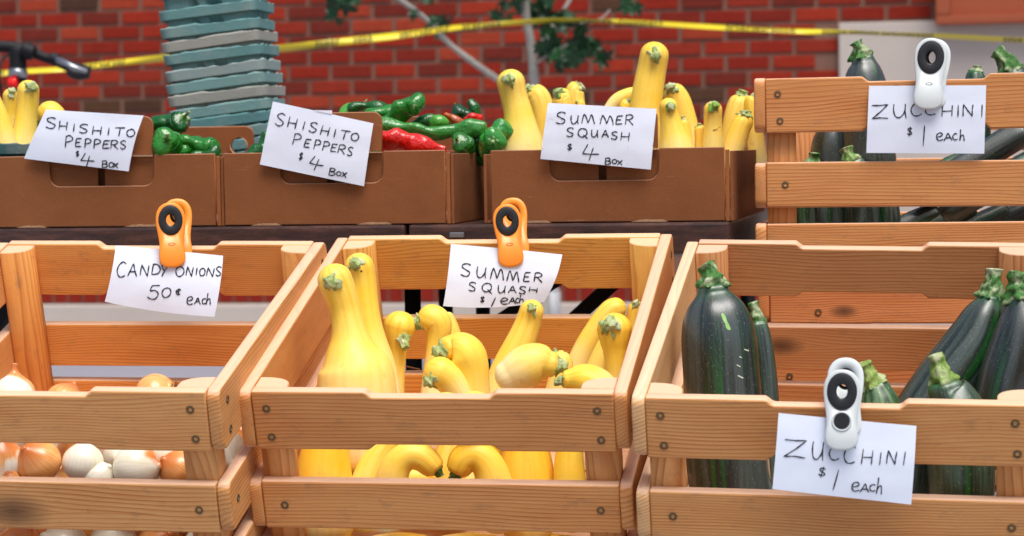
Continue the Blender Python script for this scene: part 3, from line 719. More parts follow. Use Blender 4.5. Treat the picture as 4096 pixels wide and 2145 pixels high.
for i, y in enumerate(tops):
    if i < 2: continue
    zr = RY(880, y+8, YT+.80).z-TZ
    p = ctr + up*(zr/up.z)
    rg = random.Random(i*5)
    beige = i in (6, 10)
    M_ = Matrix.Translation(p+Vector((rg.uniform(-.0022,.0022),0,0))) @ lean @ Matrix.Rotation(R(4.4+rg.uniform(-1.6,1.6)), 4, 'Z') @ Matrix.Rotation(R(rg.uniform(-.7,.7)), 4, 'Y') @ Matrix.Scale(.985+.0025*i, 4)
    lab = desc.get(i, 'blue green pulp basket above the top edge of the photo' if i < 3 else 'blue green pulp basket hidden behind the cardboard boxes at the foot of the stack')
    if i < 3 or i > 12: lab = 'blue green pulp basket of the stack that the photo does not show'
    t = empty('pulp_basket', label=lab, cat='pulp basket', group='stacked pulp baskets behind the cardboard boxes', mat=M_)
    c = BEIGE if beige else TEAL[rg.randrange(4)]
    if i == 8: c = lin((150,168,164))
    rm, bd_ = variants[i % 5]
    link('rim', rm, None, t, color=c); link('body', bd_, None, t, color=tuple(v*.92 for v in (c if i != 10 else lin((164,172,166)))))

# ================================================================= WOODEN CRATES
CW, CT, H1, G1, H2, G2 = .50, .0170, .0814, .0455, .0676, .0235
CD = .566; CH = H1+G1+H2+G2+H2
def slat_out(L, h, notch=None, r=.0025, ends=None):
    """outline centred on 0,0; notch = (half length, depth top, depth bottom) recessed handle"""
    a, b = -L/2, L/2; t, u = h/2, -h/2; rr_ = ends or r
    if not notch: return rrect(a, u, b, t, rr_, 5)
    nh, dt, db, cx = notch; w_ = .013
    def S(x0, x1, z0, z1, n=6):
        return [(x0+(x1-x0)*k/n, z0+(z1-z0)*(.5-.5*math.cos(math.pi*k/n))) for k in range(n+1)]
    o = rrect(a, u, b, t, r, 2); bl, br, tr, tl = o[0:3], o[3:6], o[6:9], o[9:12]
    return bl+S(cx-nh-w_, cx-nh, u, u+db)+S(cx+nh, cx+nh+w_, u+db, u)+br+tr+S(cx+nh+w_, cx+nh, t, t-dt)+S(cx-nh, cx-nh-w_, t-dt, t)+tl
def screw_me():
    v = []; f = []; n = 14
    for r, y in ((.0056,-.0004),(.0048,.0012),(.0044,-.0002),(.0030,-.0006),(.0026,.0006),(.0008,.0008)):
        v += [(math.cos(2*math.pi*k/n)*r, y, math.sin(2*math.pi*k/n)*r) for k in range(n)]
    for a in range(5): f += [(a*n+k, a*n+(k+1) % n, (a+1)*n+(k+1) % n, (a+1)*n+k) for k in range(n)]
    f.append(tuple(5*n+k for k in range(n)))
    me = mesh(v, f); me.materials.append(SCREW); me.materials.append(SHAD)
    for i, p in enumerate(me.polygons): p.material_index = 1 if i < n else 0
    return me
SCM = screw_me()
def post_me(w_, d_, L):
    o = [(0,0),(w_,0)]+[(w_*math.cos(R(a))**.75 if a < 90 else 0, d_*(.35+.65*math.sin(R(a)))) for a in range(8, 91, 9)]+[(0,d_)]
    return o
TX = [random.Random(99)]
def crate(M, label, tint_f, tint_b, notch_f=(.074,.0075,.0075,0), notch_b=(.082,.0075,.0075,0), knots={}, seed=0, side=None):
    rg = random.Random(seed)
    base = M @ Matrix.Translation((0, 0, -CH))
    c = empty('wooden_crate', label=label, cat='crate', group='slatted wooden market crates', mat=base)
    def tn(t): k = rg.uniform(.93, 1.07); j = rg.uniform(-.02, .02); return (t[0]*k, t[1]*k*(1+j), t[2]*k*(1+2*j))
    levels = [(-H1/2, H1), (-H1-G1-H2/2, H2), (-H1-G1-H2-G2-H2/2, H2)]
    Li = CW-2*CT-.0008
    def screw(p, x, z, back=False):
        m_ = Matrix.Translation((x, -.0003 if not back else CT+.0003, z)) @ (Matrix.Rotation(math.pi, 4, 'Z') if back else Matrix())
        m_ = m_ @ Matrix.Rotation(rg.uniform(0, 3), 4, 'Y'); link('screw', SCM, None, p, m_)
    for li, (z, h) in enumerate(levels):
        zl = CH+z
        for where in 'fb':
            nf = (notch_f if where == 'f' else notch_b) if li == 0 else None
            me = plank_me(slat_out(Li, h, nf), CT, .0026, ((1,0),(.3,.3),(0,1)))
            y = 0.0006 if where == 'f' else CD-CT-.0006
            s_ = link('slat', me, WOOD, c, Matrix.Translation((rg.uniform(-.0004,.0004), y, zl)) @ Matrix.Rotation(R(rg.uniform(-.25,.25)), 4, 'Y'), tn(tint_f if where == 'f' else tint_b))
            k = knots.get(where+str(li)); 
            if not k and rg.random() < .35: k = (rg.uniform(-.2,.2), rg.uniform(-.028,.028), rg.uniform(.0012,.0028))
            if k: s_['knot'] = k
            xs = Li/2-.0185
            if li == 0: P = [(-xs, .017), (-xs+.003, -.023), (xs-.003, .017), (xs, -.023)]
            else: P = [(-xs+.010, 0), (xs-.006, -.001)]
            if where+str(li) in knots.get('extra', {}): P = P[2:]+knots['extra'][where+str(li)]
            for x, zz in P: screw(s_, x, zz, where == 'b')
        for sx in (-1, 1):
            me = plank_me(slat_out(CD, h, None, ends=.013), CT, .0028, ((1,0),(.3,.3),(0,1)))
            off = rg.uniform(-.001,.001)
            m_ = Matrix.Translation((sx*CW/2 - (CT if sx > 0 else 0) , CD/2, zl+off)) @ Matrix.Rotation(R(90), 4, 'Z') @ Matrix.Translation((0, -CT if sx < 0 else -CT, 0))
            # plank local y spans 0..CT; after the turn it spans x = -CT..0
            m_ = Matrix.Translation((sx*(CW/2-CT/2)+CT/2, CD/2, zl+off)) @ Matrix.Rotation(R(90), 4, 'Z')
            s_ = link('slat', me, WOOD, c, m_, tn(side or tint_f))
            for yy in (-CD/2+.032, CD/2-.032):
                for dz_ in ((.017,-.023) if li == 0 else (0,)): screw(s_, yy, dz_, sx < 0)
    # corner posts, grain upright
    pl_ = CH-.006
    o = post_me(.043, .034, pl_)
    for sx in (-1, 1):
        for fb in (0, 1):
            oo = [(x, z) for x, z in o]
            me = plank_me(oo, pl_, .0012, ((1,0),(0,1)))   # extruded along y = length
            # local x -> inward, local z -> depth inward, local y -> down
            X = Vector((-sx, 0, 0)); Z = Vector((0, 1 if fb == 0 else -1, 0)); Y = Vector((0, 0, -1))
            mm = Matrix((X, Y, Z)).transposed().to_4x4()
            if mm.to_3x3().determinant() < 0: 
                pass
            px_ = sx*(CW/2-CT-.0006); py_ = (CT+.001) if fb == 0 else CD-CT-.001
            if mm.to_3x3().determinant() < 0:
                for v in me.vertices: v.co.x = -v.co.x
                mm = Matrix((-X, Y, Z)).transposed().to_4x4()
            fixn(me)
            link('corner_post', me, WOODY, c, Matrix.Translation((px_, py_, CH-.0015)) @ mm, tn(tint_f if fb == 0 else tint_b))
    n = 5; w_ = (CD-2*CT-.03)/n
    for k in range(n):
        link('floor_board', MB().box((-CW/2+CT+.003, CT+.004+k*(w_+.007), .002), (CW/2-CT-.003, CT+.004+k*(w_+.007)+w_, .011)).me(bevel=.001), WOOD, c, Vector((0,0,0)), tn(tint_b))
    return c
def pose(rot, T):      # pose measured in camera space (x right, y down, z forward) -> world
    S = Matrix(((1,0,0),(0,-1,0),(0,0,-1))); Rw = RC @ S @ Matrix(rot)
    return Matrix.Translation(CAM+RC @ (S @ Vector(T))) @ Rw.to_4x4()
MBc = pose(((.98420839,.16210864,-.07109599),(-.00700802,-.36564216,-.93072912),(-.17687492,.91652965,-.35873202)), (-.10426905,.1564322,2.99331929))
MAc = pose(((.984837585,.163091931,-.0591265),(.000480154,-.343389984,-.939192785),(-.173478242,.924923965,-.338261672)), (-.60908153,.1531788,2.9947743))
MDc = pose(((.97967261,.19045669,-.06299073),(.00865309,-.35383569,-.93526757),(-.20041634,.91571096,-.34829117)), (.38996855,.1609063,2.8714765))
F_A = lin((220,162,100)); B_A = lin((230,160,84)); F_B = lin((220,156,92)); B_B = lin((236,176,86)); F_D = lin((222,160,96)); B_D = lin((198,140,88))  # back slats of left and middle crates: warm bounced light painted into the tint
kn = lambda nx, ny, M, z: tuple(M.inverted() @ U(nx, ny, z))
kA = kn(45, 2060, MAc, 3.05); kD = kn(3699, 2122, MDc, 2.95); kD2 = kn(3112, 1445, MDc, 3.40)
zc1 = -H1-G1-H2/2
crateA = crate(MAc, 'left slatted crate of onions with an orange clip on its back slat', F_A, B_A, knots={'f1': (kA[0], kA[2]-zc1, .014)}, seed=1)
crateB = crate(MBc, 'middle slatted crate of crookneck squash with an orange clip on its back slat', F_B, B_B, knots={'b1': (-.105, .004, .0035)}, seed=2)
crateD = crate(MDc, 'front right slatted crate of zucchini with a white clip on its front slat', F_D, B_D, knots={'f1': (kD[0], kD[2]-zc1, .0045), 'b1': (kD2[0], kD2[2]-zc1, .009)}, seed=3, side=lin((230,184,128)))  # side slats paler: light from the right painted into their tint
YC = 3.585
cl = RY(3014, 314, YC); MCc = Matrix.Translation((cl.x+CW/2, YC, cl.z))
MEc = Matrix.Translation((RY(3030, 1100, YC).x+CW/2, YC+.002, cl.z-CH-.002))
crateC = crate(MCc, 'upper right slatted crate of zucchini stacked on another crate', lin((210,146,86)), lin((210,150,94)), notch_f=(.082,.0075,.0075,.004), seed=4)
crateE = crate(MEc, 'orange toned crate under the upper right crate, mostly hidden behind the zucchini', lin((214,138,82)), lin((196,128,80)), notch_f=(.074,.0075,.0005,0), seed=5,
   knots={'f0': (RY(3375,1251,YC).x-MEc.translation.x, -.022, .006), 'extra': {'f0': [(RY(3272,1249,YC).x-MEc.translation.x, -.0235)]}})

# stand carrying the tilted crates, and a plinth under the stacked ones
bB = MBc @ Matrix.Translation((0,0,-CH-.004))
st = empty('display_stand', MBc @ Vector((0, .28, -CH-.4)), 'dark sloping wooden stand under the front row of crates', 'stand'); st.location.z = 0
inv = Matrix.Translation(-st.location)
link('sloped_board', MB().box((-1.15,-.01,-.035), (1.15,.62,-.012)).me(bevel=.003), DTABLE, st, inv @ bB)
for xx in (-1.05, 0, 1.05):
    for yy in (.03, .56):
        q = (bB @ Vector((xx, yy, -.036)))-st.location
        link('leg', MB().box((q.x-.02, q.y-.02, 0.001), (q.x+.02, q.y+.02, q.z)).me(bevel=.002), DTABLE, st)
eb = MEc.translation.z-CH
pl2 = empty('low_platform', (MEc.translation.x, YC+.29, 0), 'dark low platform carrying the two stacked crates', 'platform')
link('top_board', MB().box((-.27,-.29,eb-.03), (.27,.29,eb-.003)).me(bevel=.003), DTABLE, pl2)
for sx in (-1, 1):
    for sy in (-1, 1): link('leg', MB().box((sx*.24-.02, sy*.26-.02, .001), (sx*.24+.02, sy*.26+.02, eb-.031)).me(), DTABLE, pl2)

# ================================================================= VEGETABLES
def lobes_squash(th, s):
    k = max(0, (s-.60)/.40); return 1+k*(.045*math.sqrt(abs(math.cos(5*th)))-.03)+.012*k*math.cos(5*th+1)-.012*(1-k)*math.cos(3*th)-.008*math.cos(2*th+1)
def lobes_zuke(th, s): return 1+.022*math.cos(5*th)+.045*math.cos(5*th)*max(0, (s-.8)/.2)
def stem_me(E, d, b, L, kind, seed):
    rg = random.Random(seed); side = d.orthogonal().normalized()*rg.uniform(-.25,.25)+d.cross(d.orthogonal()).normalized()*rg.uniform(-.25,.25)
    if kind == 'squash': prof = [(-.22,1.0),(0,.98),(.16,.86),(.42,.66),(.75,.60),(1,.62)]
    elif kind == 'zucchini': prof = [(-.15,1.02),(0,.99),(.2,.86),(.45,.68),(.75,.58),(1,.63)]
    else: prof = [(-.2,1.3),(0,1.15),(.10,.55),(.35,.30),(.8,.26),(1,.34)]
    P = [(*(E+d*L*a+side*L*a*a), b*r) for a, r in prof]
    am = {'squash':.07,'zucchini':.11,'pepper':.14}[kind]
    return sweep_me(P, 30, 4, .15, .18, lambda th, s: 1+am*math.cos(5*th)*(1.4-s)+.07*math.cos(10*th+1)+.03*math.cos(17*th), {'squash':.75,'zucchini':.45,'pepper':.1}[kind], {'squash':170,'zucchini':110,'pepper':90}[kind], seed)[0]
CNT = [0]
def veg(kind, label, pts, z, stem, group=None, tint=(1,1,1), stemc=None, sb=None, sl=None, seg=26, name=None, cat=None, cap0=.85, rough=None, stemz=None):
    """pts: (px, py, r px[, dz]) from blossom end to stem end at camera distance z; stem: pixel the stem points at"""
    CNT[0] += 1; sd_ = CNT[0]; rg = random.Random(sd_)
    if kind == 'squash': pts = [(*p[:3], p[3]*.15) if len(p) > 3 and abs(p[3]) < .05 else p for p in pts]; tint = tuple(1-(1-min(v, 1))*(.95 if 'gap' in label else .55) for v in tint)  # squash in the front gap tinted deeper: warm interreflected light painted in
    if kind == 'zucchini': tint = tuple(v*.8 for v in tint)
    W3 = []
    for p in pts:
        zz = z+(p[3] if len(p) > 3 else 0); W3.append((U(p[0], p[1], zz), p[2]/FPX*zz))
    E, re = W3[-1]; zE = (RC.transposed() @ (E-CAM)).z*-1
    tc = (CAM-E).normalized()
    d = None
    if stem:
        q = (U(stem[0], stem[1], zE)-E)/re; ql = q.length
        d = (q+tc*math.sqrt(max(0, .92-ql*ql))).normalized() if ql < .96 else q.normalized()
        tg = (W3[-1][0]-W3[-2][0]).normalized(); dome = d.dot(tg) < .80 and kind != 'zucchini'
        if not dome: W3.append((E+d*re*(.34 if kind != 'zucchini' else .25), re*.90))
    org = W3[0][0]
    nm = name or {'squash':'yellow_squash','zucchini':'zucchini','pepper':'pepper'}[kind]
    root = empty(nm, org, label, cat or {'squash':'squash','zucchini':'zucchini','pepper':'pepper'}[kind], group)
    P = [(*(v-org), r) for v, r in W3]
    lob = {'squash':lobes_squash,'zucchini':lobes_zuke,'pepper':lambda th, s: 1+.07*math.cos(3*th+s*2)+.04*math.sin(2*th-5*s)}[kind]
    if not stem: dome = False
    me, tip, dd = sweep_me(P, seg, 5, cap0, .95 if dome else .50, lob, {'squash':.05,'zucchini':.03,'pepper':.6}[kind] if rough is None else rough, {'squash':16,'zucchini':14,'pepper':42}[kind], sd_)
    body = link('body', me, {'squash':SQ,'zucchini':ZU,'pepper':PEP}[kind], root, color=tint)
    if stem and dome: dd = d; tip = (E-org)+d*re*.97
    if stem:
        b = (sb*.93 if sb and kind == 'squash' else sb or {'squash':.46,'zucchini':.62,'pepper':.36}[kind])*re*{'squash':1.0,'zucchini':.86,'pepper':1}[kind]; L = (sl or {'squash':.46,'zucchini':1.2,'pepper':.9}[kind])*re
        c = stemc or {'squash':lin((168,182,118)),'zucchini':lin((70,120,56)),'pepper':lin((60,120,40))}[kind]
        link('stem', stem_me(tip-dd*b*.12, dd, b, L, kind, sd_), STEM, root, color=c)
    return root
GB = 'yellow crookneck squash in the middle crate'
def sq(label, pts, z, stem=None, **k): return veg('squash', label, pts, z, stem, group=k.pop('group', GB), **k)
# -- middle crate
sq('biggest upright squash at the left of the middle crate, neck facing the viewer', [(1425,1800,140),(1424,1640,166),(1424,1540,161),(1423,1471,150),(1410,1412,112),(1402,1352,80),(1392,1293,66),(1380,1234,63),(1362,1174,68,-.02),(1340,1122,71,-.04)], 3.22, (1324,1130), tint=(1,1,1.15))
sq('tall upright squash just right of and behind the biggest one in the middle crate', [(1515,1700,90),(1500,1600,108),(1488,1471,98),(1475,1382,78),(1462,1290,62),(1452,1200,58),(1444,1120,60),(1437,1068,60,-.02)], 3.30, (1424,1058), tint=(1,1,1.1))
sq('small squash with round drooping head beside the biggest upright pair', [(1560,1700,60),(1575,1560,44),(1586,1470,36),(1588,1405,40),(1592,1345,58),(1600,1308,67)], 3.36, (1611,1354), tint=(1,.93,.6), sb=.42, sl=.75)
sq('crooked squash whose pale green stem points left toward the round drooping head', [(1735,1600,56),(1737,1480,44),(1744,1390,40),(1756,1330,50),(1748,1288,58),(1724,1274,57)], 3.36, (1672,1294), sb=.62, sl=.55)
sq('squash seen only as a bulge behind the left pointing one, without visible stem', [(1850,1560,50),(1830,1450,48),(1806,1370,46),(1790,1310,44),(1776,1270,38)], 3.43, tint=(1,.98,.85))
sq('teardrop squash bent over to the left in the centre of the middle crate', [(1892,1680,82),(1884,1560,76),(1880,1483,78),(1862,1428,86),(1832,1398,74),(1802,1394,54)], 3.22, (1755,1402), tint=(1,.98,.9), sb=.62, sl=.7)
sq('small round headed squash below the centre teardrop squash, stem toward the front', [(1850,1600,52,.02),(1800,1520,62,.01),(1758,1492,66)], 3.20, (1724,1524), sb=.50)
sq('squash top barely rising over the front slat, left of two in the middle crate', [(1770,1700,55),(1788,1640,54),(1797,1596,52)], 3.10)
sq('squash top barely rising over the front slat, right of two in the middle crate', [(1880,1700,60),(1898,1640,56),(1906,1592,54)], 3.10)
sq('long upright squash whose neck leans right under the squash sign', [(1985,1760,96),(2005,1620,92),(2032,1500,80),(2066,1410,66),(2095,1340,57),(2115,1285,52),(2127,1246,50,-.02)], 3.32, (2128,1234), tint=(1,.97,.85))
sq('ribbed squash lying on its side with its stem pointing right', [(2036,1506,66),(2066,1490,80),(2112,1464,88),(2160,1450,78),(2190,1456,56)], 3.14, (2250,1466), tint=(1,1.02,1.1), sb=.66, sl=.7)
sq('squash mostly hidden behind the lying ribbed one, its stem just showing', [(2215,1640,52),(2242,1520,50),(2248,1450,44),(2236,1432,34)], 3.26, (2216,1402), sb=.6)
sq('ribbed squash low at the right of the middle crate with stem pointing left', [(2440,1580,60),(2384,1540,74),(2325,1520,68),(2284,1520,46)], 3.12, (2226,1526), tint=(1,1,1), sb=.6, sl=.7)
sq('upright orange tinted squash facing the viewer at the right of the middle crate', [(2478,1720,60),(2474,1600,52),(2466,1500,46),(2463,1412,50),(2460,1365,62),(2458,1318,71)], 3.20, (2440,1300), tint=(1,.90,.55), sb=.60)
sq('long squash leaning from lower left behind the orange tinted one', [(2270,1600,48),(2300,1490,48),(2340,1400,48),(2392,1312,48),(2440,1248,48),(2462,1236,46)], 3.42, (2416,1262), tint=(1,1.03,1.1))
sq('pale squash squeezed between two leaning squash at the right of the middle crate', [(2350,1600,44),(2380,1490,44),(2420,1400,42),(2450,1340,38)], 3.34, tint=(1,1.03,1.15))
sq('uppermost small squash against the right side slat of the middle crate', [(2520,1460,40),(2532,1340,38),(2546,1240,37,-.01)], 3.44, (2546,1216), tint=(1,.92,.7))
tw = empty('dry_twig', U(1640,1472,3.42), 'thin dry brown twig lying across the back slats of the middle crate', 'twig')
link('twig', sweep_me([(*(U(1600,1460,3.42)-tw.location),.0014),(*(U(1640,1470,3.42)-tw.location),.0012),(*(U(1680,1478,3.42)-tw.location),.0010)], 6, 3)[0], simple('dry_twig', lin((120,70,30)), .8), tw)
tb2 = empty('pulp_basket', label='blue green pulp basket inside the left box under the tall squash', cat='pulp basket', mat=Matrix.Translation(RY(30,618,YT+.12)) @ Matrix.Rotation(R(3), 4, 'Z') @ Matrix.Scale(.9, 4))
link('rim', variants[2][0], None, tb2, color=lin((70,104,104))); link('body', variants[2][1], None, tb2, color=lin((60,96,96)))
# seen through the gap of the front slats
sq('wide squash base seen through the front gap at the left of the middle crate', [(1294,2090,128),(1292,1960,122),(1296,1850,106),(1312,1740,84),(1330,1660,60)], 3.17, tint=(1,.88,.55))
sq('pale leaning squash seen through the front gap beside the wide base', [(1455,2060,84),(1480,1930,78),(1520,1830,62),(1570,1760,48)], 3.18, tint=(1,1,1.05))
sq('hooked squash in the front gap whose dark stem points right', [(1545,2060,84),(1558,1950,72),(1585,1862,60),(1635,1822,56),(1690,1830,56),(1722,1858,52)], 3.11, (1772,1908), tint=(1,.97,.8), stemc=lin((96,124,60)), sb=.55)
sq('hooked squash in the front gap whose dark stem points left', [(1995,2060,90),(1978,1940,78),(1952,1862,66),(1902,1820,60),(1858,1834,60),(1842,1860,56)], 3.11, (1812,1918), tint=(1,.92,.6), stemc=lin((96,124,60)), sb=.6)
sq('broad amber squash filling the right half of the front gap', [(2110,2110,100),(2112,1980,112),(2106,1850,106),(2100,1740,80)], 3.16, tint=(1,.88,.5))
sq('plump pale squash behind the two hooked ones, between them in the front gap', [(1800,2040,84),(1795,1930,84),(1800,1840,70),(1815,1760,50)], 3.22, tint=(1,1,.9))
sq('squash lying back in the dark space under the left hooked one', [(1540,1960,60),(1620,1925,66),(1700,1930,56)], 3.20, tint=(1,.95,.8))
sq('squash lying back in the dark space under the right hooked one', [(1870,1960,56),(1930,1925,62),(2000,1900,56)], 3.22, tint=(1,.95,.8))
sq('smaller pale squash by the right post in the front gap of the middle crate', [(2290,2080,62),(2282,1960,66),(2276,1860,62),(2280,1760,50)], 3.13, tint=(1,.98,.7))
for i, (a, b_) in enumerate((((1230,2180),(1420,2190)),((1500,2190),(1700,2180)),((1780,2190),(1980,2180)),((2060,2195),(2300,2185)),((1640,2000),(1820,2010)),((1900,1960),(2010,1700)))):
    sq('yellow squash lying at the bottom of the middle crate behind the lower front slat', [(*a,48),((a[0]+b_[0])/2,(a[1]+b_[1])/2,56),(*b_,40)], 3.16 if i < 4 else 3.24, group='squash at the bottom of the middle crate', tint=(1,.93,.65))

# -- left box and right box on the table
G1L = 'yellow squash in the left cardboard box'; G3L = 'yellow squash in the right cardboard box'
Z1 = 3.93
sq('tall yellow squash facing the viewer left of the left pepper sign', [(88,680,62),(94,600,60),(98,540,53),(105,470,44),(112,410,44),(113,362,44,-.02)], Z1, (122,348), group=G1L, tint=(1,1.02,1.1), sb=.58)
sq('curving squash cut by the left edge of the photo', [(34,680,60),(22,600,56),(4,510,44),(-16,440,38),(-40,390,36)], Z1-.03, (-60,360), group=G1L, tint=(1,1,1))
sq('small squash peeking out behind the tall one in the left box', [(45,560,34),(42,460,30),(42,384,31,-.02)], Z1+.1, (46,368), group=G1L, tint=(1,.92,.7), sb=.62)
sq('round squash top behind the upper left corner of the left pepper sign', [(250,560,52),(215,480,58),(200,458,56)], Z1+.05, (150,500), group=G1L, tint=(1,.96,.7))
Z3 = 3.88
sq('tall squash at the left of the right cardboard box, beside the sign', [(2098,700,90),(2092,600,86),(2086,534,74),(2072,450,60),(2056,390,54),(2044,330,56,-.02)], Z3, (2034,322), group=G3L, tint=(1,1,1.05), sb=.54)
sq('fat squash with its stem turned left, behind the tall left one', [(2196,680,66),(2186,560,60),(2172,470,54),(2158,410,52),(2148,386,50)], Z3+.10, (2106,346), group=G3L, tint=(1,1,1.1), sb=.55)
sq('squash with a leafy green stem directly above the squash sign, left of a pair', [(2262,560,42),(2254,460,42),(2248,396,41,-.01)], Z3+.06, (2234,362), group=G3L, tint=(1,.96,.8), sb=.68, stemc=lin((120,160,70)))
sq('squash behind the pair over the squash sign, stem on its upper right', [(2310,560,38),(2303,450,40),(2298,370,38)], Z3+.14, (2314,334), group=G3L, tint=(1,.96,.8), sb=.66)
sq('small squash edge at the right of the pair over the squash sign', [(2322,540,22),(2324,460,22),(2322,420,20)], Z3+.12, (2312,400), group=G3L, tint=(1,.86,.4))
sq('curved squash arching up to the left of the tallest one', [(2438,440,26),(2470,404,32),(2520,382,32),(2560,376,30)], Z3+.1, group=G3L, tint=(1,.98,.8))
sq('little squash below the arching one, at the top edge of the squash sign', [(2500,520,28),(2502,450,28),(2505,424,28)], Z3+.04, (2516,402), group=G3L, tint=(1,.96,.8), sb=.5)
sq('tallest summer squash of all, rising high over the squash sign', [(2560,700,80),(2572,560,72),(2583,440,65),(2593,350,63),(2606,280,60),(2617,222,58,-.03)], Z3+.02, (2620,224), group=G3L, tint=(1,.94,.62), sb=.50)
sq('squash with spreading base at the right edge of the squash sign', [(2712,680,84),(2706,600,72),(2690,520,50),(2678,460,40),(2674,428,38,-.02)], Z3-.04, (2684,428), group=G3L, tint=(1,.98,.9), sb=.60, stemc=lin((130,170,70)))
sq('large pale squash leaning left behind the spreading one', [(2762,680,56),(2752,580,54),(2738,490,52),(2716,410,50),(2700,378,46,-.01)], Z3+.1, (2684,354), group=G3L, tint=(1,1,1.2), sb=.62)
sq('tiny squash with pale stem between two taller ones in the right box', [(2752,620,28),(2744,550,24),(2735,496,22)], Z3-.03, (2731,470), group=G3L, tint=(1,1,1), sb=.8, sl=.7)
sq('tiny squash next to the slim upright one in the right box', [(2806,640,28),(2802,570,24),(2800,520,22)], Z3-.02, (2798,494), group=G3L, tint=(1,1,1), sb=.7)
sq('slim upright squash with a bright green cap in the right box', [(2852,680,44),(2851,580,41),(2851,500,37),(2852,440,37,-.02)], Z3-.05, (2858,427), group=G3L, tint=(1,.96,.75), sb=.68, stemc=lin((130,170,60)))
sq('broad squash at the back right of the right box, stem on top', [(2925,680,60),(2932,580,54),(2946,480,52),(2960,420,49)], Z3+.1, (2974,366), group=G3L, tint=(1,1,1), sb=.62)
sq('short leaning squash in front of the broad one, stem spread on top', [(2915,660,48),(2935,590,46),(2958,520,42),(2974,490,40)], Z3-.02, (2988,448), group=G3L, tint=(1,.95,.7), sb=.85)
sq('narrow squash sliver between the broad squash and the upper crate', [(3035,680,40),(3026,580,36),(3014,480,34),(3006,410,30)], Z3+.08, (3006,380), group=G3L, tint=(1,.95,.7))
for x in (2060, 2210, 2370, 2520, 2680, 2830):
    sq('yellow squash lying hidden at the bottom of the right box', [(x-40,760,50),(x+20,750,56),(x+70,760,42)], Z3, group='squash at the bottom of the right box')

# -- zucchini
def zu(label, pts, z, stem=None, **k): return veg('zucchini', label, pts, z, stem, **k)
GD = 'zucchini in the front right crate'; GC = 'zucchini in the upper right crate'
zu('big upright zucchini with a scar at the left of the front right crate', [(2930,2120,152),(2922,1960,164),(2908,1780,162),(2894,1600,156),(2885,1450,152),(2878,1352,149),(2870,1270,134),(2862,1215,108),(2856,1176,70)], 3.14, (2846,1090), group=GD, tint=(1.25,1.15,1.2), sb=.98, sl=1.1, seg=36)
zu('slim zucchini standing behind the big one, its stem against the back slats', [(3066,1900,62),(3060,1640,60),(3050,1480,57),(3040,1370,52),(3032,1305,42)], 3.30, (3022,1226), group=GD, tint=(1.5,1.5,1.5), sb=.92, sl=1.7, seg=30)
zu('long zucchini leaning diagonally up to the right, left of the leaning pair', [(3560,1900,110),(3650,1740,122),(3775,1548,126),(3856,1432,120),(3908,1351,110),(3944,1268,90),(3963,1215,62)], 3.22, (3985,1112), group=GD, tint=(1.2,1.25,1.2), sb=1.0, sl=1.6, seg=36)
zu('dark long zucchini of the leaning pair nearest the right edge', [(3990,1780,118),(4028,1570,124),(4070,1420,120),(4092,1300,100),(4088,1222,68)], 3.16, (4072,1118), group=GD, tint=(1.1,1.0,1.1), sb=1.05, sl=1.3, seg=36)
zu('light green zucchini end with a pale thick stem behind the white clip', [(3530,1800,88),(3526,1700,88),(3520,1620,82),(3508,1566,62)], 3.02, (3482,1500), group=GD, tint=(2.4,3.4,1.3), stemc=lin((150,170,92)), sb=.95, sl=1.4, seg=36)
zu('zucchini with a curled pale stem in front of the leaning pair', [(3850,1960,130),(3842,1780,136),(3826,1660,128),(3806,1590,100),(3790,1570,80)], 2.99, (3762,1490), group=GD, tint=(1.2,1.5,1.0), stemc=lin((128,156,76)), sb=.75, sl=1.35, seg=36)
zu('dark zucchini half hidden behind the right zucchini sign', [(3640,2040,80),(3660,1900,84),(3670,1780,70)], 3.06, None, group=GD, tint=(.9,1,.9))
for x, yy in ((3000,2010),(3180,1930),(3360,1900),(3500,1960),(3980,1990)):
    zu('dark zucchini lying low in the front right crate', [(x-90,yy+60,60),(x,yy+20,66),(x+100,yy-20,54)], 3.16, None, group='zucchini at the bottom of the front right crate')
zu('upright zucchini standing above the top slat, left of the upper white clip', [(3484,640,104),(3474,520,98),(3466,420,94),(3461,340,86),(3458,280,68),(3455,252,50)], 3.78, (3436,180), group=GC, tint=(1.3,1.15,1.2), sb=1.02, sl=1.15, seg=34)
zu('grey green zucchini seen through the upper crate gap left of the sign', [(3356,960,92),(3345,800,96),(3338,640,94),(3338,560,84),(3340,500,56)], 3.84, None, group=GC, tint=(1.6,1.5,1.6), seg=34)
zu('small zucchini tip at the left end of the upper crate gap', [(3225,980,58),(3232,820,60),(3240,720,52),(3246,680,42)], 3.70, (3256,632), group=GC, tint=(1.3,1.4,1.2), sb=.9, sl=1.0)
zu('zucchini with a bright curled stem under the left corner of the upper sign', [(3450,1000,66),(3446,850,68),(3434,720,60),(3420,668,48)], 3.68, (3390,600), group=GC, tint=(1.9,1.9,1.9), stemc=lin((112,160,72)), sb=.95, sl=1.1)
zu('dark round zucchini top right of the upper white clip', [(3910,560,54),(3906,420,52),(3904,340,47),(3903,308,38)], 3.80, (3906,255), group=GC, tint=(.8,1.3,.8), sb=.75, sl=.55)
zu('zucchini with a thick ribbed stem at the upper right corner', [(4110,520,96),(4090,420,88),(4072,350,72),(4058,305,55)], 3.76, (4022,225), group=GC, tint=(1,1.2,1), sb=.95, sl=1.6)
zu('dark zucchini lying diagonally right of the upper sign', [(3680,780,50),(3810,700,56),(3940,620,58),(4080,530,58)], 3.70, None, group=GC, tint=(1.2,1.1,1.2))
zu('second diagonal zucchini behind the upper sign at right', [(3800,840,50),(3940,760,56),(4060,690,58),(4180,620,50)], 3.66, None, group=GC, tint=(.9,.95,.9))
zu('green streaked zucchini end under the right half of the upper sign', [(3720,700,30),(3790,672,44),(3850,650,46)], 3.78, None, group=GC, tint=(1.6,2.6,1.2))
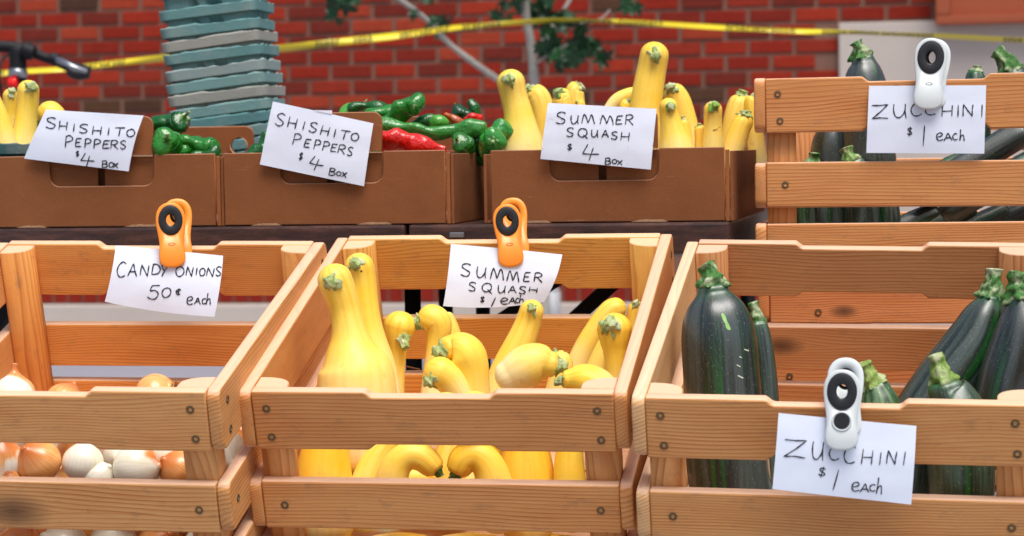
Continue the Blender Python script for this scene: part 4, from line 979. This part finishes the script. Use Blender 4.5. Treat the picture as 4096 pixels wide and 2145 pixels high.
gapn = ['bright green','grey','dark','pale grey striped','silvery']
for i, (x, t_) in enumerate(((3205,(1.2,2.2,1)),(3290,(1.6,1.6,1.7)),(3345,(.9,1,1)),(3480,(1.6,1.7,1.7)),(3560,(1.8,1.8,1.8)))):
    zu(gapn[i]+' upright zucchini side in the narrow lower gap of the upper crate, '+['leftmost','second','third','fourth','fifth'][i], [(x+10,990,40),(x,880,44),(x-6,790,38)], 3.69, None, group='zucchini in the lower gap of the upper crate', tint=t_)
for i, (x, yy) in enumerate(((3640,900),(3780,880),(3920,900),(4060,870))):
    zu(['first','second','third','last'][i]+' of the dark slanting zucchini at the right of the lower gap', [(x-90,yy+40,46),(x,yy,52),(x+100,yy-50,44)], 3.72, None, group='zucchini in the lower gap of the upper crate', tint=(.9,1.0,.9))

# -- peppers
GR = lin((34,122,28)); GD_ = lin((16,88,26)); GL = lin((84,160,52)); RD = lin((224,28,14)); OR = lin((190,84,20))
def pp(label, pts, z, stem=None, c=GR, g='peppers in the middle cardboard box', **k): return veg('pepper', label, pts, z, stem, group=g, tint=c, seg=26, **k)
g1 = 'green peppers in the left cardboard box'
pp('uppermost green pepper facing the viewer right of the left pepper sign', [(606,512,34),(650,500,40),(690,492,46),(722,490,48,-.01)], 3.82, (744,470), GD_, g1, sb=.42)
pp('green pepper with a dark dimpled top beside the left flap', [(740,600,44),(700,585,56),(668,570,60,-.02)], 3.76, (660,556), GR, g1, sb=.30)
pp('wrinkled green pepper reaching to the right corner of the left box', [(700,582,36),(756,580,42),(806,585,44),(846,596,38)], 3.76, (876,606), GR, g1, stemc=lin((176,150,90)))
pp('green pepper filling the corner over the rim of the left box', [(790,640,34),(840,620,36),(872,615,30)], 3.75, None, GD_, g1)
Z2 = 3.86
pp('green pepper top at the left end of the middle pepper box', [(1000,640,30),(1030,610,32),(1060,600,32)], 3.76, None, GD_)
pp('green pepper by the left edge of the right pepper sign', [(1052,600,26),(1066,560,28),(1072,540,26)], 3.80, None, GD_)
pp('pale green pepper behind the flap at the back left of the pepper pile', [(1380,470,30),(1410,440,30),(1440,430,26)], Z2+.08, (1470,405), GL)
pp('dark green pepper lying across the back left of the pepper pile', [(1410,440,24),(1450,424,28),(1490,430,30),(1530,450,32)], Z2+.06, None, GD_)
pp('wrinkled green pepper in front of the dark one by the flap', [(1480,470,30),(1530,455,34),(1580,462,34)], Z2+.02, None, GR)
pp('large glossy green pepper slanting up to the right with a deep hollow end', [(1545,480,24),(1580,460,36),(1622,432,44),(1656,424,46,-.01)], Z2-.02, (1672,424), GR, sb=.26, sl=.3)
pp('long light green pepper lying level across the middle pepper box', [(1525,502,30),(1590,505,30),(1650,518,28),(1720,530,27),(1790,534,29),(1838,522,35),(1888,508,38),(1932,516,30)], Z2-.06, None, lin((52,132,44)))
pp('long red pepper lying at the front rim of the middle box', [(1500,560,34),(1560,558,40),(1620,566,45),(1672,574,42),(1720,588,30),(1768,598,20)], 3.76, (1802,606), RD, stemc=lin((226,40,20)))
pp('dark green pepper behind the level one, left', [(1660,505,28),(1700,488,34),(1736,486,30)], Z2, None, GD_)
pp('bright yellow green pepper tip in the middle of the pepper pile', [(1735,512,20),(1752,490,30),(1776,500,24)], Z2-.03, (1752,460), GL)
pp('orange brown pepper above the level one', [(1784,462,13),(1808,474,20),(1842,492,24),(1880,506,20)], Z2-.01, None, OR)
pp('round dark green pepper at the back of the pepper pile', [(1816,480,30),(1838,456,38),(1856,462,34)], Z2+.07, (1828,430), lin((16,70,34)))
pp('slim green pepper standing upright at the back of the pile', [(1910,480,22),(1898,440,20),(1884,414,16),(1880,404,15)], Z2+.07, None, GD_)
pp('bright red pepper behind the right end of the level one', [(1866,482,18),(1893,474,25),(1922,478,20)], Z2+.03, None, RD)
pp('round green pepper with a pale wrinkled face at the front rim', [(1870,600,34),(1848,586,42),(1836,576,40,-.01)], 3.77, (1826,562), lin((40,110,30)))
pp('slender red pepper beside the pale faced one', [(1886,610,13),(1884,580,16),(1868,552,14),(1856,545,12)], 3.80, None, RD)
pp('green pepper with a pale round end facing the viewer by the squash box', [(1950,610,40),(1962,580,48),(1972,564,47,-.02)], 3.79, (1974,562), lin((52,140,50)), sb=.30, sl=.2, stemc=lin((170,200,130)))
pp('green pepper behind the pale ended one at the corner', [(1990,560,38),(2004,520,40),(2020,500,36)], Z2, None, lin((52,140,60)))
pp('dark green pepper wedged between the red one and the pale ended one', [(1890,610,34),(1912,580,36),(1926,550,32)], Z2-.04, None, GD_)
for i in range(16):
    x = 1240+i*48; y_ = 640+(i % 3)*26
    pp('green pepper lying deep in the middle box under the others', [(x-30,y_,28),(x,y_-6,34),(x+34,y_+4,26)], 3.82+.06*(i % 3), None, random.Random(i).choice((GR, GD_)), 'peppers at the bottom of the middle box', sb=.3)

# -- onions
def onion(label, px, py, r, z, axis=(0,.2,1), peel=.4, group='onions in the left crate', roots=False, neck=True, tint=None):
    CNT[0] += 1; c = U(px, py, z); rw = r/FPX*z; ax = Vector(axis).normalized()
    P = [(-.86,.30),(-.74,.62),(-.40,.93),(0,1.0),(.35,.93),(.66,.70),(.86,.42)]
    P += [(1.05,.22),(1.25,.16),(1.42,.15)] if neck == 2 else ([(1.0,.20),(1.08,.15)] if neck else [(.96,.2)])
    root = empty('onion', c, label, 'onion', group)
    me, tip, dd = sweep_me([(*(ax*a*rw), b*rw) for a, b in P], 28, 4, .35, .4, lambda th, s: 1+.012*math.cos(3*th), .05, 20, CNT[0])
    b = link('bulb', me, ONI, root); b['peel'] = peel
    if roots:
        tb_ = MB(); rg = random.Random(CNT[0])
        for k in range(34):
            d_ = (-ax+Vector((rg.gauss(0,.6), rg.gauss(0,.6), rg.gauss(0,.6)))).normalized(); s0 = -ax*rw*.86+Vector((rg.gauss(0,.10), rg.gauss(0,.10), rg.gauss(0,.10)))*rw
            tb_.rod(s0, s0+d_*rw*rg.uniform(.15,.45), .0007, .0003, 4)
        link('roots', tb_.me(), simple('onion_root', lin((150,104,60)), .9), root)
    return root
Tb = RC @ Vector((0,0,1))
onion('tall necked onion at the far left above the front slat of the left crate', 56, 1582, 88, 3.12, (-.0,.1,1), .44, neck=2)
onion('low onion top peeking over the notch of the left crate front slat', 258, 1606, 78, 3.12, (.4,.3,.8), .25)
onion('onion with a tuft of dry roots at the right of the left crate', 628, 1586, 92, 3.14, (-.75,.1,-.42), .36, roots=True)
onion('pale onion cut by the left edge in the gap of the left crate', 0, 1846, 100, 3.09, (.3,-.3,1), .50)
onion('golden onion whose neck end faces the viewer in the front gap', 154, 1848, 93, 3.09, (-.35,-.65,.62), .18)
onion('whitest peeled onion in the middle of the front gap', 332, 1850, 84, 3.09, (.2,.1,1), .72)
onion('flat lower onion between the two white ones in the front gap', 396, 1912, 70, 3.085, (.6,-.2,.6), .62)
onion('white onion with an orange right side in the front gap', 545, 1872, 100, 3.085, (.95,-.1,.1), .60)
onion('orange onion by the right post in the front gap of the left crate', 716, 1880, 84, 3.09, (-.5,-.5,.5), .12)
onion('small onion behind and above the white ones in the front gap', 442, 1800, 60, 3.16, (0,0,1), .5)
onion('onion behind the orange one by the right post, partly white', 690, 1812, 66, 3.17, (0,.3,1), .55)
onion('onion seen between the left and middle crates through the side gap', 930, 1780, 72, 3.22, (0,0,1), .1)
onion('small brown onion tip low at the left of the front gap', 40, 1920, 40, 3.07, (0,-.6,.8), .05)
rg = random.Random(21)
inside = MAc
k_ = 0
for iz, zz in enumerate((-.245,-.195,-.148)):
    for ix in range(7):
        for iy in range((4, 2, 2)[iz]):
            if iz == 2 and iy not in (1,): continue
            if iz == 1 and iy == 0: continue
            p = inside @ Vector((-.20+ix*.066+rg.uniform(-.006,.006)+(iy % 2)*.008, .055+iy*.078+rg.uniform(-.006,.006), zz+rg.uniform(-.006,.006)))
            v = RC.transposed() @ (p-CAM); z = -v.z
            onion('onion lying in the lower layers of the left crate', 2048+FPX*v.x/z, 1072.5-FPX*v.y/z, rg.uniform(92,108), z, (rg.uniform(-1,1), rg.uniform(-1,1), rg.uniform(-.3,1)), rg.choice((.1,.2,.3,.5,.6,.9)), 'onions in the lower layers of the left crate')

# small marks lying on the skins: each is a thin patch shaped to the body it sits on
from mathutils.bvhtree import BVHTree
def mark(root, name, poly, mat, lift=.0004):
    body = [o for o in root.children if o.name.startswith('body')][0]; bpy.context.view_layer.update()
    mw = body.matrix_world; bvh = BVHTree.FromPolygons([mw @ v.co for v in body.data.vertices], [tuple(p.vertices) for p in body.data.polygons])
    vs = []
    for x, y in poly:
        d = (U(x, y, 3)-CAM).normalized(); h = bvh.ray_cast(CAM, d)
        if h[0] is None: return
        vs.append(h[0]-d*lift-root.location)
    link(name, mesh(vs, [tuple(range(len(vs)))]), mat, root)
def byl(s): return [o for o in bpy.data.objects if s in str(o.get('label', ''))][0]
Z_ = byl('big upright zucchini with a scar'); SCAR = simple('scar_flesh', lin((150,196,112)), .5, 200, .4); WSC = simple('pale_scratch', lin((206,214,186)), .6); DSC = simple('dark_scratch', lin((60,46,22)), .7)
mark(Z_, 'scar', [(2884,1258),(2892,1252),(2902,1264),(2908,1284),(2917,1300),(2924,1318),(2914,1322),(2904,1312),(2900,1294),(2890,1276)], SCAR)
for q in ([(2948,1458),(2962,1466),(2961,1469),(2947,1462)], [(2952,1500),(2974,1511),(2972,1515),(2951,1505)], [(2978,1395),(2996,1402),(2995,1406),(2977,1400)], [(2958,1425),(2968,1430),(2967,1433),(2957,1429)]): mark(Z_, 'scratch', q, WSC)
mark(Z_, 'scratch', [(2906,1505),(2918,1496),(2930,1486),(2932,1489),(2919,1501),(2908,1508)], DSC)
S_ = byl('slim upright squash with a bright green cap')
mark(S_, 'scratch', [(2852,520),(2866,517),(2880,507),(2882,510),(2867,521),(2853,524)], DSC, .0006)
mark(byl('tall upright squash just right'), 'spot', [(1441,1083),(1447,1081),(1450,1086),(1446,1090),(1441,1088)], DSC)

# ================================================================= SIGNS AND HANDWRITING
GL_ = {
'S': [[(.92,.10),(.60,.0),(.18,.10),(.12,.32),(.50,.50),(.88,.68),(.74,.94),(.35,1.0),(.0,.88)]],
'H': [[(.08,.0),(.02,1.0)],[(.92,.05),(.88,1.0)],[(.05,.55),(.92,.52)]],
'I': [[(.6,.0),(.4,1.0)]], '1': [[(.85,.0),(.15,1.0)]],
'T': [[(.0,.08),(1.0,.0)],[(.52,.04),(.42,1.0)]],
'O': [[(.55,.02),(.15,.15),(.0,.55),(.2,.95),(.6,1.0),(.95,.7),(.95,.25),(.6,.0),(.4,.05)]],
'0': [[(.6,.0),(.2,.15),(.0,.6),(.25,1.0),(.7,.92),(.98,.5),(.85,.1),(.5,.0)]],
'P': [[(.10,.0),(.05,1.0)],[(.0,.12),(.5,.0),(.95,.18),(.8,.42),(.15,.56)]],
'E': [[(.95,.02),(.12,.08)],[(.15,.05),(.0,.98)],[(.05,.50),(.75,.46)],[(.0,.98),(.92,.92)]],
'R': [[(.08,.02),(.02,1.0)],[(.0,.10),(.55,.0),(.92,.2),(.6,.45),(.12,.52)],[(.35,.5),(1.0,1.0)]],
'4': [[(.30,.0),(.0,.58),(.5,.60),(1.0,.56)],[(.62,.18),(.42,1.0)]],
'$': [[(.85,.18),(.4,.05),(.15,.3),(.55,.5),(.8,.72),(.45,.92),(.05,.75)],[(.62,-.12),(.35,1.12)]],
'B': [[(.15,.0),(.05,1.0)],[(.0,.08),(.55,.0),(.85,.2),(.55,.45),(.15,.48)],[(.2,.48),(.8,.55),(.92,.8),(.5,1.0),(.0,.98)]],
'X': [[(.05,.05),(.95,1.0)],[(.95,.0),(.0,.95)]],
'C': [[(1.0,.12),(.65,.0),(.2,.2),(.0,.6),(.25,.95),(.65,1.0),(1.0,.88)]],
'A': [[(.0,1.0),(.25,.5),(.5,.0),(.72,.5),(1.0,.95)],[(.18,.62),(.85,.58)]],
'N': [[(.05,1.0),(.08,.5),(.12,.0),(.5,.5),(.9,1.0),(.93,.5),(.98,.0)]],
'D': [[(.08,.02),(.0,1.0)],[(.0,.05),(.6,.05),(1.0,.45),(.75,.85),(.0,1.0)]],
'Y': [[(.0,.0),(.2,.35),(.5,.48)],[(1.0,.0),(.5,.5),(.15,1.0)]],
'5': [[(1.0,.0),(.35,.06)],[(.35,.06),(.22,.42),(.6,.38),(.9,.6),(.7,.95),(.3,1.0),(.0,.88)]],
'c': [[(.95,.15),(.5,.0),(.05,.4),(.2,.9),(.6,1.0),(1.0,.85)]],
'¢': [[(.95,.25),(.5,.12),(.05,.5),(.4,.88),(.9,.75)],[(.6,-.05),(.45,1.05)],[(.2,.5),(.7,.5)]],
'e': [[(.05,.55),(.5,.5),(.9,.25),(.55,.0),(.12,.2),(.02,.65),(.35,1.0),(.98,.85)]],
'h': [[(.20,.0),(.12,.5),(.05,1.0)],[(.08,.75),(.4,.5),(.75,.55),(.85,1.0)]],
'U': [[(.05,.0),(.02,.5),(.15,.92),(.5,1.0),(.85,.6),(.95,.0)],[(.95,.0),(.92,.6),(1.0,1.05)]],
'M': [[(.0,1.0),(.12,.1),(.22,.02),(.40,.5),(.5,.85),(.66,.1),(.76,.05),(.9,.5),(1.0,1.0)]],
'Q': [[(.55,.0),(.15,.12),(.0,.55),(.25,.92),(.65,.9),(.95,.55),(.85,.12),(.5,.0)],[(.55,.68),(1.05,1.1)]],
'Z': [[(.0,.05),(.5,.04),(.98,.0),(.5,.5),(.0,.98),(.5,.92),(1.0,.95)]],
}
POLY = set('XNHIZ1TE4')
def sign(name, label, region, corners, letters, plane, bend=(.004,.004), bow=(0,0,0), thick=7.2, group='handwritten price signs', dirty=0, curl=0, tape_q=None):
    """region: (x0,y0) of the measured enlargement, 1.686 px each; corners TL TR BR BL and letters (char,cx,cy,w,h) in it"""
    x0, y0 = region; q = [(x0+a/1.6864, y0+b/1.6864) for a, b in corners]
    C3 = [plane(a, b) for a, b in q]
    nrm = (C3[1]-C3[0]).cross(C3[3]-C3[0]).normalized()
    if nrm.dot(CAM-C3[0]) < 0: nrm = -nrm
    org = (C3[0]+C3[1]+C3[2]+C3[3])/4
    ex = (C3[1]-C3[0]).normalized(); dn = (C3[3]-C3[0]).normalized()
    mpx = (C3[1]-C3[0]).length/math.hypot(corners[1][0]-corners[0][0], corners[1][1]-corners[0][1])   # metres per enlarged pixel
    def S(u, v, off=0):
        p = C3[0]*(1-u)*(1-v)+C3[1]*u*(1-v)+C3[2]*u*v+C3[3]*(1-u)*v
        p = p+nrm*(bend[0]*math.sin(math.pi*u)*(1-.4*v)+bend[1]*math.sin(math.pi*v*.9)+curl*v*v*(u*u)+.0012*noise.noise(Vector((u*3,v*3,org.x*9)))+off)
        p = p+dn*mpx*(bow[0]*4*u*(1-u)*v)+ex*mpx*(bow[1]*4*v*(1-v)*u+bow[2]*4*v*(1-v)*(1-u))
        return p-org
    nu, nv = 20, 14
    vs = [S(i/nu, j/nv) for j in range(nv+1) for i in range(nu+1)]
    fs = [(j*(nu+1)+i, (j+1)*(nu+1)+i, (j+1)*(nu+1)+i+1, j*(nu+1)+i+1) for j in range(nv) for i in range(nu)]
    root = empty(name, org, label, 'price sign', group)
    o = link('paper', mesh(vs, fs, True), PAPER, root); o['dirty'] = float(dirty)
    # inverse bilinear by Newton steps
    (ax_, ay_), (bx_, by_), (cx_, cy_), (dx_, dy_) = corners
    def uv(x, y):
        u = v = .5
        for _ in range(12):
            fx_ = ax_*(1-u)*(1-v)+bx_*u*(1-v)+cx_*u*v+dx_*(1-u)*v+bow[1]*4*v*(1-v)*u+bow[2]*4*v*(1-v)*(1-u)-x
            fy_ = ay_*(1-u)*(1-v)+by_*u*(1-v)+cy_*u*v+dy_*(1-u)*v+bow[0]*4*u*(1-u)*v-y
            a11 = (bx_-ax_)*(1-v)+(cx_-dx_)*v; a12 = (dx_-ax_)*(1-u)+(cx_-bx_)*u; a21 = (by_-ay_)*(1-v)+(cy_-dy_)*v; a22 = (dy_-ay_)*(1-u)+(cy_-by_)*u
            det = a11*a22-a12*a21; u -= (fx_*a22-fy_*a12)/det; v -= (a11*fy_-a21*fx_)/det
        return u, v
    tilt = math.atan2(by_-ay_, bx_-ax_)
    rg = random.Random(len(label)); vs = []; fs = []
    hw = thick/2*1.08
    for ch_, cx, cy, w_, h_ in letters:
        for st_ in GL_[ch_]:
            P = [((x-.5)*w_+rg.uniform(-.02,.02)*w_, (y-.5)*h_+rg.uniform(-.02,.02)*h_) for x, y in st_]
            P = [(cx+x*math.cos(tilt)-y*math.sin(tilt), cy+x*math.sin(tilt)+y*math.cos(tilt)) for x, y in P]
            if ch_ in POLY: Q = [tuple(a+(b-a)*k/5 for a, b in zip(P[i], P[i+1])) for i in range(len(P)-1) for k in range(5)]+[P[-1]]
            else: Q = catmull(P, 5)
            n_ = len(Q); i0 = len(vs)
            for k, (x, y) in enumerate(Q):
                xa, ya = Q[max(k-1,0)]; xb, yb = Q[min(k+1,n_-1)]; L_ = math.hypot(xb-xa, yb-ya) or 1
                nx_, ny_ = -(yb-ya)/L_, (xb-xa)/L_; hh = hw*(1+.22*math.sin(k*.9+cx)+.12*math.sin(k*2.3+cy))*(.6 if k in (0, n_-1) else 1)
                for sg in (-1, 1): u, v = uv(x+nx_*hh*sg, y+ny_*hh*sg); vs.append(S(u, v, .0007))
            fs += [(i0+2*k, i0+2*k+1, i0+2*k+3, i0+2*k+2) for k in range(n_-1)]
    link('handwriting', mesh(vs, fs), INK, root)
    if tape_q:
        tv = [S(*uv(*p), .0009) for p in tape_q]
        link('clear_tape', mesh(tv, [(0,1,2,3)]), simple('clear_tape', lin((224,222,232)), .25), root)
    return root
PY = lambda Y: (lambda a, b: RY(a, b, Y))
sign('price_sign', 'white card reading SHISHITO PEPPERS $4 BOX on the left cardboard box', (0,0), [(310,740),(968,780),(870,1157),(163,1070)],
 [('S',350,830,70,75),('H',435,848,60,62),('I',507,862,10,55),('S',573,868,60,60),('H',664,880,62,60),('I',740,888,10,52),('T',815,890,68,60),('O',888,897,52,50),
  ('P',475,955,50,80),('E',540,962,45,60),('P',603,968,45,64),('P',665,972,45,64),('E',728,975,50,58),('R',780,977,48,60),('S',838,977,40,55),
  ('$',532,1038,24,34),('4',600,1078,92,92),('B',713,1108,40,45),('O',755,1112,30,32),('X',786,1117,34,36)], PY(YT-.004), (.002,.003), (0,-8,0))
sign('price_sign', 'white card reading SHISHITO PEPPERS $4 BOX on the middle cardboard box', (1000,0), [(155,685),(833,833),(770,1257),(67,1110)],
 [('S',210,808,60,84),('H',293,828,62,76),('I',368,848,10,60),('S',432,860,55,66),('H',513,882,58,66),('I',577,900,10,58),('T',645,912,66,62),('O',712,924,52,50),
  ('P',323,942,52,80),('E',395,968,45,60),('P',460,977,42,68),('P',518,987,42,66),('E',573,998,42,56),('R',625,1008,48,60),('S',680,1022,36,58),
  ('$',350,1055,28,48),('4',455,1103,96,98),('B',560,1160,46,50),('O',603,1172,30,28),('X',641,1180,36,40)], PY(YT-.004), (.001,.002), (0,0,0), tape_q=[(440,744),(557,746),(555,772),(437,748)])
sign('price_sign', 'stained white card reading SUMMER SQUASH $4 BOX on the right cardboard box', (2000,0), [(325,695),(1057,735),(1018,1145),(273,1073)],
 [('S',415,796,68,78),('U',507,806,52,58),('M',600,805,88,60),('M',725,812,90,58),('E',810,810,48,60),('R',876,808,54,68),
  ('S',478,893,50,60),('Q',563,898,62,60),('U',643,900,44,50),('A',715,905,46,50),('S',777,915,45,50),('H',850,920,60,58),
  ('$',475,993,36,40),('4',618,1030,112,112),('B',732,1088,42,44),('O',775,1090,30,28),('X',812,1098,36,34)], PY(YT-.002), (.001,.003), (0,0,0), dirty=.55)
sign('price_sign', 'white card reading ZUCCHINI $1 each on the upper right crate', (2996,0), [(810,580),(1600,576),(1587,1037),(792,1032)],
 [('Z',885,755,112,96),('U',1020,747,86,90),('C',1130,738,72,88),('C',1225,747,66,56),('H',1340,747,76,80),('I',1412,748,14,84),('N',1477,745,72,80),('I',1572,748,16,86),
  ('$',1088,888,38,52),('1',1182,918,16,142),('e',1290,922,45,52),('A',1345,925,56,50),('c',1392,922,34,42),('h',1440,912,36,80)], PY(YC-.006), (.001,.002))
def PB(z0, ytop, ybot, dz): return lambda a, b: U(a, b, z0+dz*(b-ytop)/(ybot-ytop))
sign('price_sign', 'curling white card reading CANDY ONIONS 50¢ each on the left crate', (0,700), [(780,475),(1505,545),(1450,958),(708,855)],
 [('C',825,638,56,104),('A',903,645,62,84),('N',983,645,58,74),('D',1062,638,54,72),('Y',1120,648,50,86),('O',1222,652,54,64),('N',1285,652,46,62),('I',1332,652,9,52),('O',1370,656,36,50),('N',1423,656,48,58),('S',1478,650,36,62),
  ('5',1045,790,80,98),('0',1132,795,60,66),('¢',1212,790,36,46),('e',1290,848,42,56),('A',1340,852,42,46),('c',1382,852,26,36),('h',1415,838,32,78)], PB(3.462, 985, 1240, -.004), (.006,.006), (16,10,12), curl=.004)
sign('price_sign', 'curling white card reading SUMMER SQUASH $1 each on the middle crate', (1000,700), [(1355,465),(2106,537),(1984,856),(1303,885)],
 [('S',1458,642,68,88),('U',1562,658,62,72),('M',1670,673,92,72),('M',1778,688,84,68),('E',1871,690,46,66),('R',1946,692,56,64),
  ('S',1503,755,50,60),('Q',1602,763,66,62),('U',1700,772,50,50),('A',1773,776,56,46),('S',1841,778,48,50),('H',1914,775,60,36),
  ('$',1572,843,32,38),('1',1645,860,34,68),('e',1720,852,50,44),('A',1773,850,46,42),('c',1806,848,24,32),('h',1836,840,34,58)], PB(3.465, 980, 1225, -.006), (.007,.004), (24,18,6), curl=-.004)
sign('price_sign', 'white card reading ZUCCHINI $1 each on the front right crate', (2996,1345), [(200,518),(1130,605),(1093,1135),(158,1030)],
 [('Z',310,755,148,122),('U',462,765,76,118),('C',572,780,68,98),('C',675,792,76,116),('H',795,808,76,102),('I',882,820,14,88),('N',958,812,68,88),('I',1045,820,28,94),
  ('$',492,912,54,60),('1',583,965,36,146),('e',718,1010,54,62),('A',778,1022,60,58),('c',830,1018,40,46),('h',880,1005,42,118)], PB(2.852, 1652, 2018, .012), (.002,.003), thick=7.6)

# ================================================================= CLIPS
OUT = [(0,1.2),(.38,1.14),(.72,.90),(.94,.50),(1,.02),(.97,-.45),(.90,-.95),(.84,-1.4),(.83,-1.8),(.88,-2.25),(.89,-2.62),(.78,-2.95),(.50,-3.16),(.22,-3.22),(0,-3.23)]
def clip(label, ring, foot, z, color, back, unit, spot=False, group='large spring clips holding the signs', mark=True, foot_z=None):
    a = U(*ring, z); b = U(*foot, foot_z or z); up = (a-b).normalized(); n_ = (CAM-a).normalized(); n_ = (n_-up*n_.dot(up)).normalized(); rt_ = up.cross(n_)
    M_ = Matrix((rt_, up, n_)).transposed().to_4x4(); M_.translation = a
    root = empty('spring_clip', label=label, cat='clip', group=group, mat=M_)
    full = [(x, y) for x, y in OUT]+[(-x, y) for x, y in OUT[-2:0:-1]]
    C2 = catmull([(x, y) for x, y in full]+[full[0]], 3)[:-1]
    def jaw(u_, t):
        n = len(C2); vs = []
        hole = []
        for x, y in C2:
            an = math.atan2(y, x); hole.append((.52*math.cos(an), .62*math.sin(an)))
        for L_, sc_, z_ in ((C2,1,-t/2),(C2,1,t*.15),(C2,.975,t*.38),(C2,.92,t*.5),(hole,1,t*.5),(hole,1,-t/2)):
            vs += [(x*sc_*u_, (y*sc_ if y > 0 else y*(1-(1-sc_)*.5))*u_, z_) for x, y in L_]
        fs = [(r_*n+i, r_*n+(i+1) % n, ((r_+1) % 6)*n+(i+1) % n, ((r_+1) % 6)*n+i) for r_ in range(6) for i in range(n)]
        return fixn(mesh(vs, fs, True))
    def ringm(u_, t, ro, ri):
        n = 40; prof = [(ro[0],ro[1],-.0005),(ro[0]*.995,ro[1]*.995,t*.6),(ro[0]*.97,ro[1]*.97,t),((ro[0]+ri[0])/2,(ro[1]+ri[1])/2,t*1.0),(ri[0]*1.2,ri[1]*1.2,t*.95),(ri[0],ri[1],t*.1),(ri[0]*.98,ri[1]*.98,-.0055)]
        vs = [(math.cos(2*math.pi*k/n)*a_*u_, math.sin(2*math.pi*k/n)*b_*u_, c_) for a_, b_, c_ in prof for k in range(n)]
        return fixn(mesh(vs, [(r_*n+i, r_*n+(i+1) % n, (r_+1)*n+(i+1) % n, (r_+1)*n+i) for r_ in range(len(prof)-1) for i in range(n)], True))
    T_ = .0055
    link('front_jaw', jaw(unit, T_), PLAST, root, color=color)
    link('grip_ring', ringm(unit, .0010, (.82,1.03), (.30,.40)), RUB, root, Matrix.Translation((0,0,T_*.5)))
    dx, dy = back[0]/FPX*z, back[1]/FPX*z
    ang = back[2] if len(back) > 2 else 16
    # back leaf hinges near the waist; its head stands away from the front one
    piv = Matrix.Translation((0, -unit*3.0, -.004))
    mb = Matrix.Translation((dx, dy-.0, 0)) @ piv @ Matrix.Rotation(R(-ang), 4, 'X') @ Matrix.Translation((0, unit*3.0, -.008))
    bj = link('back_jaw', jaw(unit, T_), PLAST, root, mb, color=color)
    link('grip_ring', ringm(unit, .0016, (.80,1.0), (.34,.44)), RUB, root, mb @ Matrix.Rotation(math.pi, 4, 'Y') @ Matrix.Translation((0,0,T_*.5)))
    coil = MB()
    P = [(-.010+.020*k/60, -unit*1.55+.0045*math.sin(k*.9), -.012+.0045*math.cos(k*.9)) for k in range(61)]
    for p, q in zip(P, P[1:]): coil.rod(p, q, .0008, n=5)
    link('spring', coil.me(True), SILV, root)
    if mark:
        n = 28; vs = []
        for ro in (1.0, .78):
            for h in (T_*.5-.0002, T_*.5+.0005): vs += [(math.cos(2*math.pi*k/n)*.0052*ro, -unit*1.62+math.sin(2*math.pi*k/n)*.0019*ro, h) for k in range(n)]
        f = [(i, (i+1) % n, n+(i+1) % n, n+i) for i in range(n)]+[(n+i, n+(i+1) % n, 3*n+(i+1) % n, 3*n+i) for i in range(n)]+[(2*n+i, 2*n+(i+1) % n, 3*n+(i+1) % n, 3*n+i) for i in range(n)]
        link('embossed_oval', fixn(mesh(vs, f, True)), PLAST, root, color=tuple(v*.9 for v in color))
    if spot:
        link('magnet', MB().rod((0,-unit*1.62,T_*.4),(0,-unit*1.62,T_*.5+.0008), .0098, .0092, n=28).me(), RUB, root)
        n = 36; prof = [(.0122,-.0005),(.0118,.0010),(.0105,.0014),(.0099,.0002)]
        vs = [(math.cos(2*math.pi*k/n)*r_, -unit*1.62+math.sin(2*math.pi*k/n)*r_, T_*.5+h) for r_, h in prof for k in range(n)]
        link('magnet_rim', fixn(mesh(vs, [(r_*n+i, r_*n+(i+1) % n, (r_+1)*n+(i+1) % n, (r_+1)*n+i) for r_ in range(3) for i in range(n)], True)), PLAST, root, color=color)
    return root
ORG = lin((255,150,44)); WHT = lin((208,213,211))
clip('orange spring clip pinching the onion sign on the left crate', (682,881), (691,1065), 3.448, ORG, (28,30,14), .0212)
clip('orange spring clip pinching the squash sign on the middle crate', (2029,885), (2047,1063), 3.452, ORG, (26,38,14), .0206)
clip('plain white spring clip holding the sign of the upper right crate', (3723,230), (3711,422), -(RC.transposed() @ (RY(3711,400,YC-.020)-CAM)).z, WHT, (14,10,8), .0238)
clip('white spring clip with a black magnet dot on the front right crate', (3368,1566), (3366,1769), 2.842, WHT, (14,56,12), .0218, spot=True, mark=False)
print('objects', len(bpy.data.objects), 'tris', sum(len(o.data.polygons)*2 for o in bpy.data.objects if o.type == 'MESH'))
